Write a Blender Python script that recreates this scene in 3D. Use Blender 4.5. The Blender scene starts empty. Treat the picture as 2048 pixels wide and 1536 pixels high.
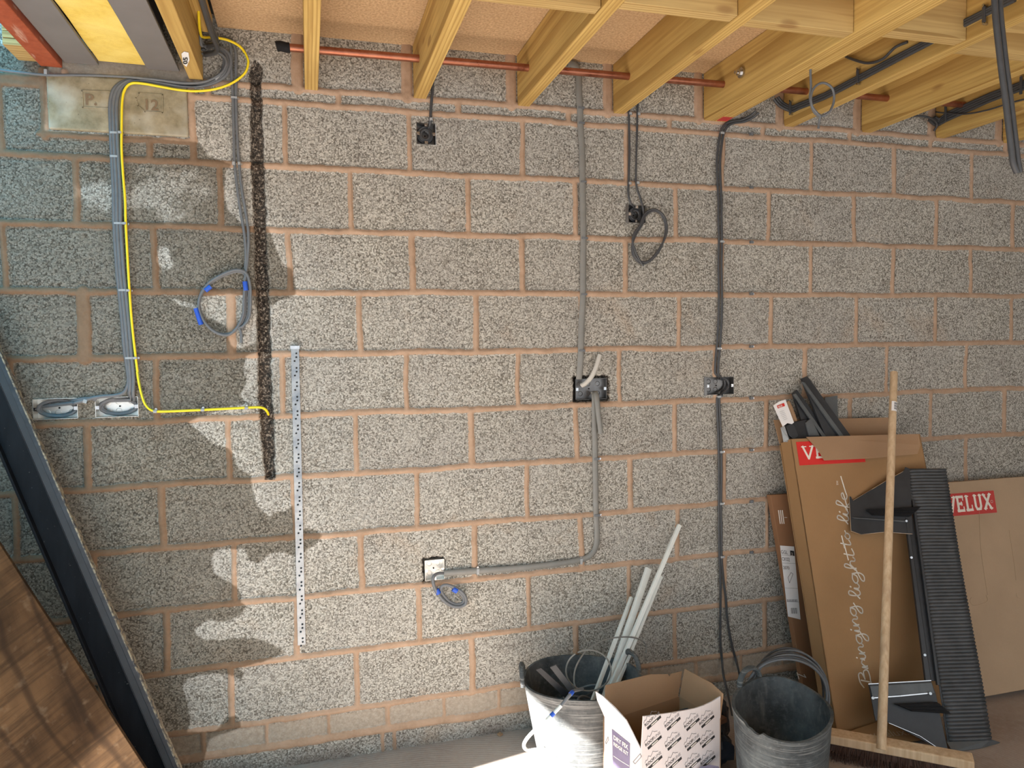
import bpy, math, random
import numpy as np
from mathutils import Vector
random.seed(7); rng = np.random.default_rng(7)
S = bpy.context.scene
COL = S.collection

# ------------------------------------------------------------------ camera
F = 1460.0                                   # focal length in pixels of a 2048 wide frame
CAM = np.array([0.0683, -2.8193, 1.574])
RX, RY, RZ = 1.5196, 0.0149, -0.271
cam_d = bpy.data.cameras.new('camera'); cam = bpy.data.objects.new('camera', cam_d); COL.objects.link(cam)
cam.location = CAM; cam.rotation_euler = (RX, RY, RZ)
cam_d.sensor_width = 36; cam_d.lens = 36*F/2048; cam_d.clip_start = .02
S.camera = cam
# ------------------------------------------------------------------ world, sun, exposure
w = bpy.data.worlds.new('sky'); S.world = w; w.use_nodes = True
bg = w.node_tree.nodes['Background']; bg.inputs[0].default_value = (.86, .93, 1, 1); bg.inputs[1].default_value = .92
sun_d = bpy.data.lights.new('sun', 'SUN'); sun_d.energy = 32; sun_d.angle = .009; sun_d.color = (1, .97, .93)
sun = bpy.data.objects.new('sun', sun_d); COL.objects.link(sun)
SUN = Vector((math.cos(math.radians(11))*.82, math.sin(math.radians(11))*.82, -.574))
sun.rotation_euler = SUN.to_track_quat('-Z', 'Y').to_euler(); sun.location = (-4, -2, 4)
S.view_settings.view_transform = 'Standard'; S.view_settings.look = 'None'
S.view_settings.gamma = 1; S.view_settings.use_curve_mapping = False
S.view_settings.exposure = 0.82

# ------------------------------------------------------------------ camera maths: a measured pixel becomes a point at a known depth
def rotm(rx, ry, rz):
    c, s = math.cos, math.sin
    X = np.array([[1,0,0],[0,c(rx),-s(rx)],[0,s(rx),c(rx)]]); Y = np.array([[c(ry),0,s(ry)],[0,1,0],[-s(ry),0,c(ry)]])
    Z = np.array([[c(rz),-s(rz),0],[s(rz),c(rz),0],[0,0,1]]); return Z@Y@X
CM = rotm(RX, RY, RZ)
def ray(px, py): return CM @ np.array([(px-1024)/F, (768-py)/F, -1.0])
def at(px, py, y=0.0):
    d = ray(px, py); return CAM + d*((y-CAM[1])/d[1])
def atz(px, py, z=0.0):
    d = ray(px, py); return CAM + d*((z-CAM[2])/d[2])
def atx(px, py, x=0.0):
    d = ray(px, py); return CAM + d*((x-CAM[0])/d[0])
def unit(v): v = np.asarray(v, float); return v/np.linalg.norm(v)

class Pl:                                    # a flat surface in the room: origin, right, up, normal towards the room
    def __init__(s, O, A, B):                # O corner, A point to the right, B point upward
        s.O = np.asarray(O, float); s.U = unit(np.asarray(A)-s.O); n = np.cross(s.U, np.asarray(B)-s.O)
        s.N = unit(n); s.V = unit(np.cross(s.N, s.U))
        if np.dot(s.N, CAM-s.O) < 0: s.N = -s.N
    def p(s, u, v, d=0.0): return s.O + s.U*u + s.V*v + s.N*d
    def px(s, x, y, d=0.0):
        r = ray(x, y); o = s.O + s.N*d; t = np.dot(o-CAM, s.N)/np.dot(r, s.N); return CAM + r*t
    def uv(s, x, y):
        q = s.px(x, y)-s.O; return np.array([np.dot(q, s.U), np.dot(q, s.V)])

# ------------------------------------------------------------------ materials
MATS = {}
class NT:
    def __init__(s, name):
        s.m = bpy.data.materials.new(name); s.m.use_nodes = True; s.t = s.m.node_tree
        s.b = s.t.nodes['Principled BSDF']; s.tc = None; MATS[name] = s.m
    def n(s, typ, **k):
        x = s.t.nodes.new(typ)
        for a, v in k.items(): setattr(x, a, v)
        return x
    def l(s, a, b): s.t.links.new(a, b)
    def setin(s, node, i, v):
        if hasattr(v, 'links'): s.l(v, node.inputs[i])
        else: node.inputs[i].default_value = v
    def co(s, kind='Object'):
        if not s.tc: s.tc = s.n('ShaderNodeTexCoord')
        return s.tc.outputs[kind]
    def mp(s, vec, scale=(1,1,1), rot=(0,0,0), loc=(0,0,0)):
        x = s.n('ShaderNodeMapping'); s.l(vec, x.inputs[0]); x.inputs[1].default_value = loc; x.inputs[2].default_value = rot; x.inputs[3].default_value = scale; return x.outputs[0]
    def noise(s, vec, scale, detail=2, rough=.5, dist=0):
        x = s.n('ShaderNodeTexNoise'); s.l(vec, x.inputs['Vector']); x.inputs['Scale'].default_value = scale
        x.inputs['Detail'].default_value = detail; x.inputs['Roughness'].default_value = rough; x.inputs['Distortion'].default_value = dist; return x.outputs[0]
    def vor(s, vec, scale, out=0, feature='F1'):
        x = s.n('ShaderNodeTexVoronoi', feature=feature); s.l(vec, x.inputs['Vector']); x.inputs['Scale'].default_value = scale; return x.outputs[out]
    def math(s, op, a, b=0.0, c=None, clamp=False):
        x = s.n('ShaderNodeMath', operation=op, use_clamp=clamp); s.setin(x, 0, a); s.setin(x, 1, b)
        if c is not None: s.setin(x, 2, c)
        return x.outputs[0]
    def rng(s, v, a, b, c=0.0, d=1.0, smooth=False):
        x = s.n('ShaderNodeMapRange'); x.interpolation_type = 'SMOOTHSTEP' if smooth else 'LINEAR'
        s.setin(x, 0, v); s.setin(x, 1, a); s.setin(x, 2, b); s.setin(x, 3, c); s.setin(x, 4, d); return x.outputs[0]
    def ramp(s, v, stops):
        x = s.n('ShaderNodeValToRGB'); s.l(v, x.inputs[0]); e = x.color_ramp.elements
        while len(e) < len(stops): e.new(.5)
        for q, (p, c) in zip(e, stops): q.position = p; q.color = (*c, 1) if len(c) == 3 else c
        return x.outputs[0]
    def mix(s, f, a, b, typ='MIX'):
        x = s.n('ShaderNodeMix', data_type='RGBA', blend_type=typ); s.setin(x, 0, f)
        for i, v in ((6, a), (7, b)):
            if isinstance(v, tuple): v = (*v, 1) if len(v) == 3 else v
            s.setin(x, i, v)
        return x.outputs[2]
    def attr(s, name, out='Fac'):
        x = s.n('ShaderNodeAttribute'); x.attribute_name = name; return x.outputs[out]
    def bump(s, h, strength=.5, dist=.01, normal=None):
        x = s.n('ShaderNodeBump'); x.inputs['Strength'].default_value = strength; x.inputs['Distance'].default_value = dist
        s.l(h, x.inputs['Height'])
        if normal is not None: s.l(normal, x.inputs['Normal'])
        return x.outputs[0]
    def out(s, col=None, rough=None, metal=None, normal=None, spec=None):
        for k, v in (('Base Color', col), ('Roughness', rough), ('Metallic', metal), ('Normal', normal), ('Specular IOR Level', spec)):
            if v is None: continue
            if isinstance(v, tuple): v = (*v, 1)[:4]
            s.setin(s.b, k, v)
        return s.m
def simple(name, col, rough=.6, metal=0.0, var=.12, scale=30, bump=0.0, spec=.4):
    m = NT(name); n = m.noise(m.co(), scale, 4, .6)
    c = m.mix(m.rng(n, .3, .7), tuple(x*(1-var) for x in col), tuple(min(1, x*(1+var)) for x in col))
    nm = m.bump(n, bump, .002) if bump else None
    return m.out(c, rough, metal, nm, spec)

def wood(name, dark, light, scale=30, rough=.65, axis='Y', rings=True):
    m = NT(name); oi = m.n('ShaderNodeObjectInfo')
    v = m.n('ShaderNodeVectorMath', operation='ADD'); m.l(m.co(), v.inputs[0])
    sc = m.n('ShaderNodeVectorMath', operation='SCALE'); m.l(oi.outputs['Random'], sc.inputs['Scale']); sc.inputs[0].default_value = (3.1, 7.7, .13); m.l(sc.outputs[0], v.inputs[1])
    s1 = {'Y': (1, .09, 1), 'X': (.09, 1, 1), 'Z': (1, 1, .09)}[axis]
    p = m.mp(v.outputs[0], s1)
    wv = m.n('ShaderNodeTexWave', wave_type='RINGS', rings_direction=axis, wave_profile='SAW'); m.l(p, wv.inputs[0])
    wv.inputs['Scale'].default_value = scale; wv.inputs['Distortion'].default_value = 3.2; wv.inputs['Detail'].default_value = 2; wv.inputs['Detail Scale'].default_value = .35
    g = m.rng(wv.outputs[1], .45, 1.0, 0, 1)
    f = m.noise(m.mp(v.outputs[0], tuple(90 if x == 1 else 3 for x in s1)), 1, 3)
    k = m.vor(m.mp(v.outputs[0], tuple(9 if x == 1 else 3.2 for x in s1)), 1)
    knot = m.rng(k, .08, .16, 1, 0, True)
    big = m.noise(v.outputs[0], 2.3, 2)
    c = m.mix(m.math('MULTIPLY', g, .85), light, dark)
    c = m.mix(m.rng(f, .35, .7, 0, .6), c, dark)
    c = m.mix(m.rng(big, .4, .75, 0, .3), c, tuple(x*.8 for x in dark))
    c = m.mix(m.math('MULTIPLY', knot, .55), c, (dark[0]*.6, dark[1]*.42, dark[2]*.4))
    return m.out(c, rough, 0.0, m.bump(m.math('ADD', g, f), .12, .002), .3)

wood('pine', (.34, .195, .05), (.66, .46, .155), 26)
wood('pine_x', (.34, .21, .07), (.62, .45, .19), 26, axis='X')
m = NT('handle_wood'); n = m.noise(m.mp(m.co(), (70, 70, 3)), 1, 4, .6); n2 = m.noise(m.mp(m.co(), (14, 14, 2.2)), 1, 3, .5)
m.out(m.mix(m.rng(n2, .55, .72, 0, .5), m.mix(m.rng(n, .3, .7), (.47, .325, .19), (.64, .49, .32)), (.36, .24, .15)), .6, 0.0, m.bump(n, .08, .001), .3)
simple('grey_pvc', (.13, .14, .15), .42, 0, .08, 40)
simple('dark_pvc', (.055, .058, .062), .4, 0, .1, 40)
simple('pale_pvc', (.46, .45, .41), .45, 0, .06, 40)
simple('conduit', (.20, .20, .185), .4, 0, .08, 20)
simple('yellow_pvc', (.85, .66, .02), .4, 0, .04)
simple('green_pvc', (.10, .27, .06), .4, 0, .04)
simple('blue_tape', (.02, .09, .5), .4, 0, .1)
simple('clip_plastic', (.33, .35, .36), .3, 0, .1, 60)
simple('white_plastic', (.72, .76, .73), .35, 0, .04)
simple('white_paper', (.80, .80, .80), .6, 0, .02)
simple('black_plastic', (.018, .02, .023), .45, 0, .3, 25)
simple('charcoal', (.028, .031, .035), .45, 0, .15, 20)
simple('charcoal_light', (.09, .10, .105), .4, 0, .15, 20)
simple('foam_black', (.008, .008, .009), .9, 0, .3, 90, .8)
simple('print_red', (.62, .02, .015), .5, 0, .04)
simple('print_red_faded', (.50, .05, .045), .6, 0, .05)
simple('print_white', (.78, .74, .66), .6, 0, .02)
simple('print_black', (.03, .03, .032), .5, 0, .05)
simple('print_grey', (.16, .16, .17), .5, 0, .05)
simple('print_purple', (.13, .11, .20), .5, 0, .1)
simple('steel_paint', (.185, .175, .172), .55, 0, .06, 8, .1)
simple('plated', (.55, .55, .55), .25, 1.0, .1, 60)
simple('hole_dark', (.006, .006, .007), .9)
simple('bag_blue', (.025, .035, .05), .45, 0, .3, 12, .4)
simple('rust_plastic', (.16, .085, .05), .7, 0, .3, 15)
simple('lilac', (.35, .33, .48), .5, 0, .2, 12)

def m_card(name, col, var=.06):
    m = NT(name); n = m.noise(m.co(), 5, 3); f = m.noise(m.mp(m.co(), (300, 300, 4)), 1, 2)
    c = m.mix(m.rng(n, .3, .7), tuple(x*(1-var) for x in col), tuple(x*(1+var) for x in col))
    c = m.mix(m.rng(f, .3, .8, 0, .18), c, tuple(x*.75 for x in col))
    m.out(c, .75, 0.0, m.bump(f, .15, .001), .2)
m_card('card_brown', (.33, .195, .092)); m_card('card_edge', (.40, .25, .13)); m_card('card_beige', (.42, .31, .205)); m_card('card_inner', (.36, .23, .135))
m_card('card_dark', (.26, .135, .07)); m_card('card_white', (.66, .62, .62), .03)

m = NT('galvanised'); n = m.vor(m.co(), 90, 1); sp = m.noise(m.co(), 25, 4, .6)
m.out(m.mix(m.rng(sp, .3, .7), (.22, .245, .27), (.42, .45, .47)), m.rng(sp, .3, .7, .35, .55), .85)
simple('galvanised_sunlit', (.80, .80, .76), .38, .75, .08, 25)  # pale base colour paints in the reflection of the sunlit floor
simple('galvanised_dull', (.16,.155,.15), .35, .8, .25, 20)
m = NT('copper'); n = m.noise(m.co(), 22, 4, .6)
m.out(m.mix(m.rng(n, .3, .7), (.28, .095, .055), (.42, .18, .11)), m.rng(n, .3, .7, .25, .45), .8)
m = NT('red_oxide'); n = m.noise(m.co(), 35, 5, .7); n2 = m.noise(m.mp(m.co(), (60, 8, 60)), 1, 3)
m.out(m.mix(m.rng(n2, .62, .72), m.mix(m.rng(n, .3, .7), (.28, .055, .02), (.42, .10, .04)), (.5, .28, .2)), .6, 0.0, m.bump(n, .2, .003))
m = NT('insulation'); n = m.noise(m.co(), 45, 5, .7); n3 = m.noise(m.co(), 7, 3)
m.out(m.mix(m.rng(n3, .3, .7), m.mix(m.rng(n, .3, .7), (.66, .43, .05), (.86, .64, .12)), (.88, .70, .20)), .8, 0.0, m.bump(n, .6, .004))
m = NT('chipboard'); n = m.vor(m.mp(m.co(), (1, 1, 1)), 230, 1); n2 = m.noise(m.co(), 120, 4, .6); n3 = m.noise(m.co(), 3, 2)
cc = m.mix(m.rng(n2, .35, .65), (.42, .27, .14), (.68, .48, .28))
m.out(m.mix(m.rng(n3, .35, .7, 0, .35), cc, (.36, .23, .12)), .7, 0.0, m.bump(n2, .2, .001))
m = NT('concrete_lintel'); n = m.noise(m.co(), 18, 6, .65); n2 = m.noise(m.co(), 5, 3, .6); v = m.vor(m.co(), 55); h = m.noise(m.co(), 160, 3)
cc = m.mix(m.rng(n, .3, .7), (.20, .17, .105), (.40, .345, .235)); cc = m.mix(m.rng(n2, .52, .66, 0, .7), cc, (.50, .48, .41))
cc = m.mix(m.rng(v, .04, .09, .8, 0), cc, (.05, .04, .03))
m.out(cc, .85, 0.0, m.bump(n, .4, .004), .2)
m = NT('floor_concrete'); p = m.co(); n = m.noise(p, 2.2, 5, .6); n2 = m.noise(p, 40, 5, .7)
wv = m.n('ShaderNodeTexWave', wave_type='RINGS', rings_direction='Z'); m.l(m.mp(p, (1,1,1), (0,0,0), (-.2, 1.6, 0)), wv.inputs[0]); wv.inputs['Scale'].default_value = 22; wv.inputs['Distortion'].default_value = 4; wv.inputs['Detail'].default_value = 4
cc = m.mix(m.rng(n, .35, .65), (.30, .24, .205), (.40, .335, .285)); cc = m.mix(m.rng(n2, .4, .75, 0, .5), cc, (.46, .41, .37)); cc = m.mix(m.math('MULTIPLY', m.rng(wv.outputs[1], .5, 1), .18), cc, (.20, .16, .14))
m.out(cc, .85, 0.0, m.bump(m.math('ADD', n2, wv.outputs[1]), .12, .004), .2)
m = NT('tub_rubber'); p = m.co(); n = m.noise(p, 9, 5, .65); n2 = m.noise(m.mp(p, (6, 6, 260)), 1, 3, .6); n3 = m.noise(p, 60, 4, .7); n4 = m.noise(p, 3.0, 3)
cc = m.mix(m.rng(n, .35, .7), (.035, .04, .043), (.10, .115, .12))
sc = m.math('MULTIPLY', m.rng(n2, .52, .66), m.rng(n4, .35, .6), clamp=True)
cc = m.mix(m.math('MULTIPLY', sc, .42), cc, (.36, .37, .36)); cc = m.mix(m.rng(n3, .55, .75, 0, .5), cc, (.20, .22, .22))
m.out(cc, .7, 0.0, m.bump(n2, .35, .002), .25)
m = NT('tub_rubber_dusty'); p = m.co(); n = m.noise(p, 9, 5, .65); n2 = m.noise(m.mp(p, (6, 6, 230)), 1, 3, .6); n3 = m.noise(p, 60, 4, .7); n4 = m.noise(p, 2.4, 3)
cc = m.mix(m.rng(n, .35, .7), (.055, .06, .062), (.13, .135, .135)); cc = m.mix(m.rng(n2, .50, .66, 0, .5), cc, (.34, .345, .335)); cc = m.mix(m.rng(n3, .5, .75, 0, .45), cc, (.20, .205, .20))
m.out(cc, .75, 0.0, m.bump(n2, .35, .002), .2)
m = NT('tub_inner'); p = m.co(); n = m.noise(p, 7, 5, .65); n2 = m.noise(p, 55, 4, .7); n3 = m.noise(m.mp(p, (30, 30, 6)), 1, 3)
cc = m.mix(m.rng(n, .35, .7), (.045, .052, .056), (.125, .14, .145)); cc = m.mix(m.rng(n2, .5, .75, 0, .4), cc, (.22, .24, .24)); cc = m.mix(m.rng(n3, .58, .75, 0, .35), cc, (.26, .27, .26))
m.out(cc, .7, 0.0, m.bump(n2, .2, .002), .25)
m = NT('plywood'); p = m.mp(m.co(), (1, 1, 1), (0, .45, 0)); n = m.noise(m.mp(p, (9, 9, 1.6)), 1, 5, .6, 1.2); n2 = m.noise(p, 3, 4, .6); n3 = m.noise(p, 30, 4)
wv = m.n('ShaderNodeTexWave', bands_direction='X'); m.l(m.mp(p, (1, 1, .35)), wv.inputs[0]); wv.inputs['Scale'].default_value = 3.2; wv.inputs['Distortion'].default_value = 9; wv.inputs['Detail'].default_value = 3; wv.inputs['Detail Scale'].default_value = .8
cc = m.mix(m.rng(n, .3, .7), (.028, .016, .009), (.105, .060, .028)); cc = m.mix(m.rng(n2, .42, .6, 0, .6), cc, (.165, .10, .05))
cc = m.mix(m.rng(wv.outputs[1], .0, .10, .6, 0), cc, (.02, .012, .008)); gl = m.noise(m.mp(m.mp(m.co(), (1, 1, 1), (0, -.95, 0)), (55, 20, 2.2)), 1, 4, .65, .5); cc = m.mix(m.rng(gl, .42, .62, 0, .65), cc, (.030, .018, .010)); cc = m.mix(m.rng(n3, .6, .8, 0, .5), cc, (.20, .15, .10))
m.out(m.mix(1.0, cc, (.72, .66, .60), 'MULTIPLY'), .75, 0.0, m.bump(n, .2, .003), .1)
m = NT('black_paint'); n = m.noise(m.mp(m.co(), (30, 30, 5)), 1, 4, .6); n2 = m.noise(m.co(), 140, 2)
cc = m.mix(m.rng(n, .3, .7), (.003, .0035, .005), (.009, .010, .013)); cc = m.mix(m.rng(n2, .72, .78, 0, .6), cc, (.2, .19, .17))
m.out(cc, .55, 0.0, m.bump(n, .1, .002), .2)
m = NT('black_edge'); n = m.noise(m.co(), 30, 4, .6)
m.out(m.mix(m.rng(n, .3, .7), (.012, .015, .019), (.032, .037, .045)), .5)  # paler bluish black, puts the light on the outer flange into its colour
m = NT('raw_edge'); n = m.noise(m.co(), 70, 4, .6)
m.out(m.mix(m.rng(n, .4, .6), (.05, .05, .055), (.30, .26, .18)), .8)
m = NT('tarp_blue'); n = m.noise(m.co(), 6, 4, .6)
m.out(m.mix(m.rng(n, .3, .7), (.02, .22, .36), (.04, .34, .50)), .5); 
tr = m.n('ShaderNodeBsdfTranslucent'); tr.inputs[0].default_value = (.06, .50, .80, 1); mx = m.n('ShaderNodeMixShader'); mx.inputs[0].default_value = .6
mo = [x for x in m.t.nodes if x.type == 'OUTPUT_MATERIAL'][0]; m.l(m.b.outputs[0], mx.inputs[1]); m.l(tr.outputs[0], mx.inputs[2]); m.l(mx.outputs[0], mo.inputs[0])
m = NT('bristle'); n = m.noise(m.mp(m.co(), (120, 120, 6)), 1, 3)
m.out(m.mix(n, (.03, .016, .012), (.11, .055, .035)), .6)
m = NT('pleated'); n = m.noise(m.co(), 14, 3, .6)
m.out(m.mix(m.rng(n, .3, .7), (.032, .036, .040), (.060, .065, .070)), .42, 0.0, None, .5)

# the block wall: signed distances stored on the mesh say where mortar, damp, chase and smooth brick are
m = NT('block_wall'); P = m.co()
mort = m.attr('mort'); damp = m.attr('damp'); chase = m.attr('chase'); smooth = m.attr('smooth'); tint = m.attr('tint'); dirt = m.attr('dirt')
nf = m.noise(P, 90, 3, .6); nm_ = m.noise(P, 14, 4, .6); nl = m.noise(P, 2.3, 3, .5)
mk = m.rng(m.math('ADD', mort, m.math('MULTIPLY', m.math('SUBTRACT', nf, .5), .010)), -.0016, .0016, 1, 0, True)
vd = m.vor(P, 190); vc = m.vor(P, 190, 1); vd2 = m.vor(P, 260)
pit = m.rng(m.math('ADD', vd, m.math('MULTIPLY', m.math('SUBTRACT', m.noise(P, 8, 1), .5), .28)), .58, .80, 0, 1, True)
pore = m.rng(m.noise(P, 330, 1, .5), .60, .72, 0, 1, True)
coarse = m.rng(m.noise(P, 4.5, 3, .6), .5, .68, 0, 1, True)
pits = m.math('MAXIMUM', m.math('MULTIPLY', pit, .70), m.math('MULTIPLY', pore, m.rng(coarse, 0, 1, .35, .95)))
sep = m.n('ShaderNodeSeparateColor'); m.l(vc, sep.inputs[0]); cell = sep.outputs[0]
base = m.mix(m.rng(cell, .1, .9, 0, 1), (.235, .226, .192), (.56, .543, .485))
base = m.mix(m.rng(nl, .35, .65, 0, .35), base, (.37, .36, .34))
base = m.mix(m.rng(m.noise(P, 3.3, 4, .6, .6), .60, .74, 0, .35), base, (.42, .31, .21))
base = m.mix(tint, m.mix(1.0, base, (.86, .86, .86), 'MULTIPLY'), base)
blk = m.mix(pits, base, (.055, .045, .035))
smo = m.mix(m.rng(m.noise(P, 60, 4, .6), .3, .7), (.30, .25, .195), (.42, .36, .29))
blk = m.mix(smooth, blk, smo)
mo = m.mix(m.rng(nm_, .3, .7), (.33, .225, .15), (.43, .305, .215)); mo = m.mix(m.rng(nf, .35, .75, 0, .4), mo, (.50, .35, .25))
cc = m.mix(mk, blk, mo)
cc = m.mix(m.rng(dirt, 0, 1, 0, .8), cc, (.12, .09, .075))
dn = m.math('ADD', damp, m.math('MULTIPLY', m.math('SUBTRACT', m.noise(P, 26, 3, .6), .5), .016))
dk = m.rng(dn, -.005, .005, 1, 0, True)
effl = m.rng(m.math('ADD', m.noise(P, 6.5, 5, .65), m.math('MULTIPLY', m.attr('salt'), .35)), .62, .80, 0, 1, True)
cc = m.mix(m.math('MULTIPLY', dk, m.math('SUBTRACT', 1, m.math('MULTIPLY', effl, .8))), cc, m.mix(1.0, cc, (.50, .475, .44), 'MULTIPLY'))
brt = m.rng(dn, .0, .10, 1, 0); brt = m.math('MULTIPLY', brt, m.math('SUBTRACT', 1, dk))
cc = m.mix(m.math('MULTIPLY', brt, .45), cc, m.mix(1.0, cc, (1.3, 1.3, 1.32), 'MULTIPLY'))
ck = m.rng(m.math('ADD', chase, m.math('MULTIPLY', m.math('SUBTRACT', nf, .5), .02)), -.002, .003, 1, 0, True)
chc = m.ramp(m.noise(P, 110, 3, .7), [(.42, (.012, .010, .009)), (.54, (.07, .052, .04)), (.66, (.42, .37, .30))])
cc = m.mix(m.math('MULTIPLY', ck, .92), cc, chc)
hgt = m.math('SUBTRACT', m.math('MULTIPLY', m.math('SUBTRACT', 1, pits), m.math('SUBTRACT', 1, m.math('MAXIMUM', mk, smooth))), 0)
b1 = m.bump(hgt, .45, .0025); b2 = m.bump(m.math('ADD', nf, m.math('MULTIPLY', nm_, 2)), .22, .005, b1)
m.out(cc, .92, 0.0, b2, .12)

# ------------------------------------------------------------------ mesh building
class MB:
    def __init__(s): s.v = []; s.f = []; s.m = []
    def add(s, vs, fs, mi=0):
        o = len(s.v); s.v += [tuple(map(float, a)) for a in vs]
        for k, f in enumerate(fs): s.f.append(tuple(i+o for i in f)); s.m.append(mi if not isinstance(mi, list) else mi[k])
        return s
    def hexa(s, a, mi=0):                     # 8 corners: bottom ring 0-3, top ring 4-7
        return s.add(a, [(3,2,1,0),(4,5,6,7),(0,1,5,4),(1,2,6,5),(2,3,7,6),(3,0,4,7)], mi)
    def box(s, x0, x1, y0, y1, z0, z1, mi=0):
        return s.hexa([(x0,y0,z0),(x1,y0,z0),(x1,y1,z0),(x0,y1,z0),(x0,y0,z1),(x1,y0,z1),(x1,y1,z1),(x0,y1,z1)], mi)
    def obox(s, c, a, b, d, mi=0):            # centre and three half vectors
        c, a, b, d = map(lambda t: np.asarray(t, float), (c, a, b, d))
        return s.hexa([c-a-b-d, c+a-b-d, c+a+b-d, c-a+b-d, c-a-b+d, c+a-b+d, c+a+b+d, c-a+b+d], mi)
    def prism(s, pts, d, mi=0):               # a planar outline pushed along a vector
        n = len(pts); d = np.asarray(d, float); a = [np.asarray(p, float) for p in pts]; b = [p+d for p in a]
        return s.add(a+b, [tuple(range(n))[::-1], tuple(range(n, 2*n))]+[(i, (i+1) % n, n+(i+1) % n, n+i) for i in range(n)], mi)
    def cyl(s, a, b, r, n=20, mi=0, r2=None, caps=True):
        a = np.asarray(a, float); b = np.asarray(b, float); d = unit(b-a); u = unit(np.cross(d, (0,0,1) if abs(d[2]) < .9 else (1,0,0))); v = np.cross(d, u); r2 = r if r2 is None else r2
        A = [a+(u*math.cos(t)+v*math.sin(t))*r for t in np.linspace(0, 2*math.pi, n, False)]; B = [b+(u*math.cos(t)+v*math.sin(t))*r2 for t in np.linspace(0, 2*math.pi, n, False)]
        fs = [(i, (i+1) % n, n+(i+1) % n, n+i) for i in range(n)]
        if caps: fs += [tuple(range(n))[::-1], tuple(range(n, 2*n))]
        return s.add(A+B, fs, mi)
    def tube(s, pts, r, n=10, mi=0, flat=None, stripe=None, closed=False, ref=(0,1,0)):
        # flat=(wide, thin): an oval cross-section, wide across the run, thin along ref
        pts = [np.asarray(p, float) for p in pts]; N = len(pts); rings = []; ref = np.asarray(ref, float); pu = None
        for i in range(N):
            t = unit(pts[min(i+1, N-1)]-pts[max(i-1, 0)]) if not closed else unit(pts[(i+1) % N]-pts[(i-1) % N])
            u = np.cross(t, ref)
            if np.linalg.norm(u) < .15: u = pu if pu is not None else np.cross(t, (.3, .2, 1))
            u = unit(u - t*np.dot(u, t)); 
            if pu is not None and np.dot(u, pu) < 0: u = -u
            pu = u; v = np.cross(t, u); a, b = flat if flat else (r, r)
            rings.append([pts[i]+u*math.cos(q)*a+v*math.sin(q)*b for q in np.linspace(0, 2*math.pi, n, False)])
        vs = [p for rg in rings for p in rg]; fs = []; ms = []
        M = N if closed else N-1
        for i in range(M):
            for k in range(n):
                fs.append((i*n+k, i*n+(k+1) % n, ((i+1) % N)*n+(k+1) % n, ((i+1) % N)*n+k))
                ms.append(stripe(i, k, n) if stripe else mi)
        if not closed: fs += [tuple(range(n))[::-1], tuple(range((N-1)*n, N*n))]; ms += [mi, mi]
        return s.add(vs, fs, ms)
    def build(s, name, mats, parent=None, smooth=False, bevel=0, loc=None):
        me = bpy.data.meshes.new(name)
        vs = s.v
        if loc is not None: vs = [(a-loc[0], b-loc[1], c-loc[2]) for a, b, c in vs]
        me.from_pydata(vs, [], s.f); mats = mats if isinstance(mats, (list, tuple)) else [mats]
        for x in mats: me.materials.append(MATS[x])
        if len(mats) > 1: me.polygons.foreach_set('material_index', s.m)
        if smooth: me.polygons.foreach_set('use_smooth', [True]*len(me.polygons)); me.set_sharp_from_angle(angle=.7)
        me.update(); o = bpy.data.objects.new(name, me); COL.objects.link(o)
        if loc is not None: o.location = loc
        if parent is not None:
            o.parent = parent; o.matrix_parent_inverse = parent.matrix_world.inverted() if False else o.matrix_parent_inverse
            if loc is None and parent.type == 'EMPTY': o.location = (-parent.location[0], -parent.location[1], -parent.location[2])
        if bevel: b = o.modifiers.new('bevel', 'BEVEL'); b.width = bevel; b.segments = 2; b.limit_method = 'ANGLE'; b.angle_limit = .6
        return o
def tag(o, label, cat, group=None, kind=None):
    if label: o['label'] = label
    if cat: o['category'] = cat
    if group: o['group'] = group
    if kind: o['kind'] = kind
    return o
def thing(name, label, cat, loc=(0, 0, 0), group=None):
    o = bpy.data.objects.new(name, None); COL.objects.link(o); o.location = tuple(map(float, loc)); o.empty_display_size = .05
    return tag(o, label, cat, group)
def part(o, label): o['label'] = label; return o
def spline(pts, k=6, closed=False):
    P = [np.asarray(p, float) for p in pts]; n = len(P); out = []
    for i in range(n if closed else n-1):
        if closed: a, b, c, d = P[(i-1) % n], P[i], P[(i+1) % n], P[(i+2) % n]
        else: a, b, c, d = P[max(i-1, 0)], P[i], P[i+1], P[min(i+2, n-1)]
        for t in np.linspace(0, 1, k, False):
            out.append(.5*((2*b)+(c-a)*t+(2*a-5*b+4*c-d)*t*t+(3*b-a-3*c+d)*t**3))
    if not closed: out.append(P[-1])
    return out
def wallpath(pts, off=.006, k=6):            # list of (px, py[, distance from the wall])
    return spline([at(p[0], p[1], -(p[2] if len(p) > 2 else off)) for p in pts], k)

# ------------------------------------------------------------------ wall with blocks, beads of mortar, a chase and damp
ZJ = lambda k: 2.47-.2281*(k-1)
H0 = 2.523
def perpx(px, y0, y1): return (at(px, y0)[0]+at(px, y1)[0])/2
rows = {1:[569.5,817.5,1044.5,1253,1445,1623,1788,1944], 2:[153,440.5,700,935.5,1150,1350.5,1537,1707,1872,2024], 3:[9,308.5,577,823,1045.5,1251,1442,1620,1785,1940.5],
        4:[167,461,719,951.5,1162,1358,1542.5,1711.5,1870,2021.5], 5:[314,565.5,813,1036,1239.5,1430,1609,1773.5,1931.5], 6:[177,457.5,711,942.5,1151,1348,1531.5,1700,1860.5,2008],
        7:[31,326,588,833,1053.5,1260,1447,1626,1790,1931.5], 8:[190,469,721,950.5,1161,1355,1534,1700], 9:[334,594,837,1057,1257.5,1449,1626], 10:[205,462,714,943,1152,1349,1529,1700]}
segs = []                                    # (x0,z0,x1,z1,half width)
X0, X1, Z1 = -2.1, 4.9, 3.2
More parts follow.
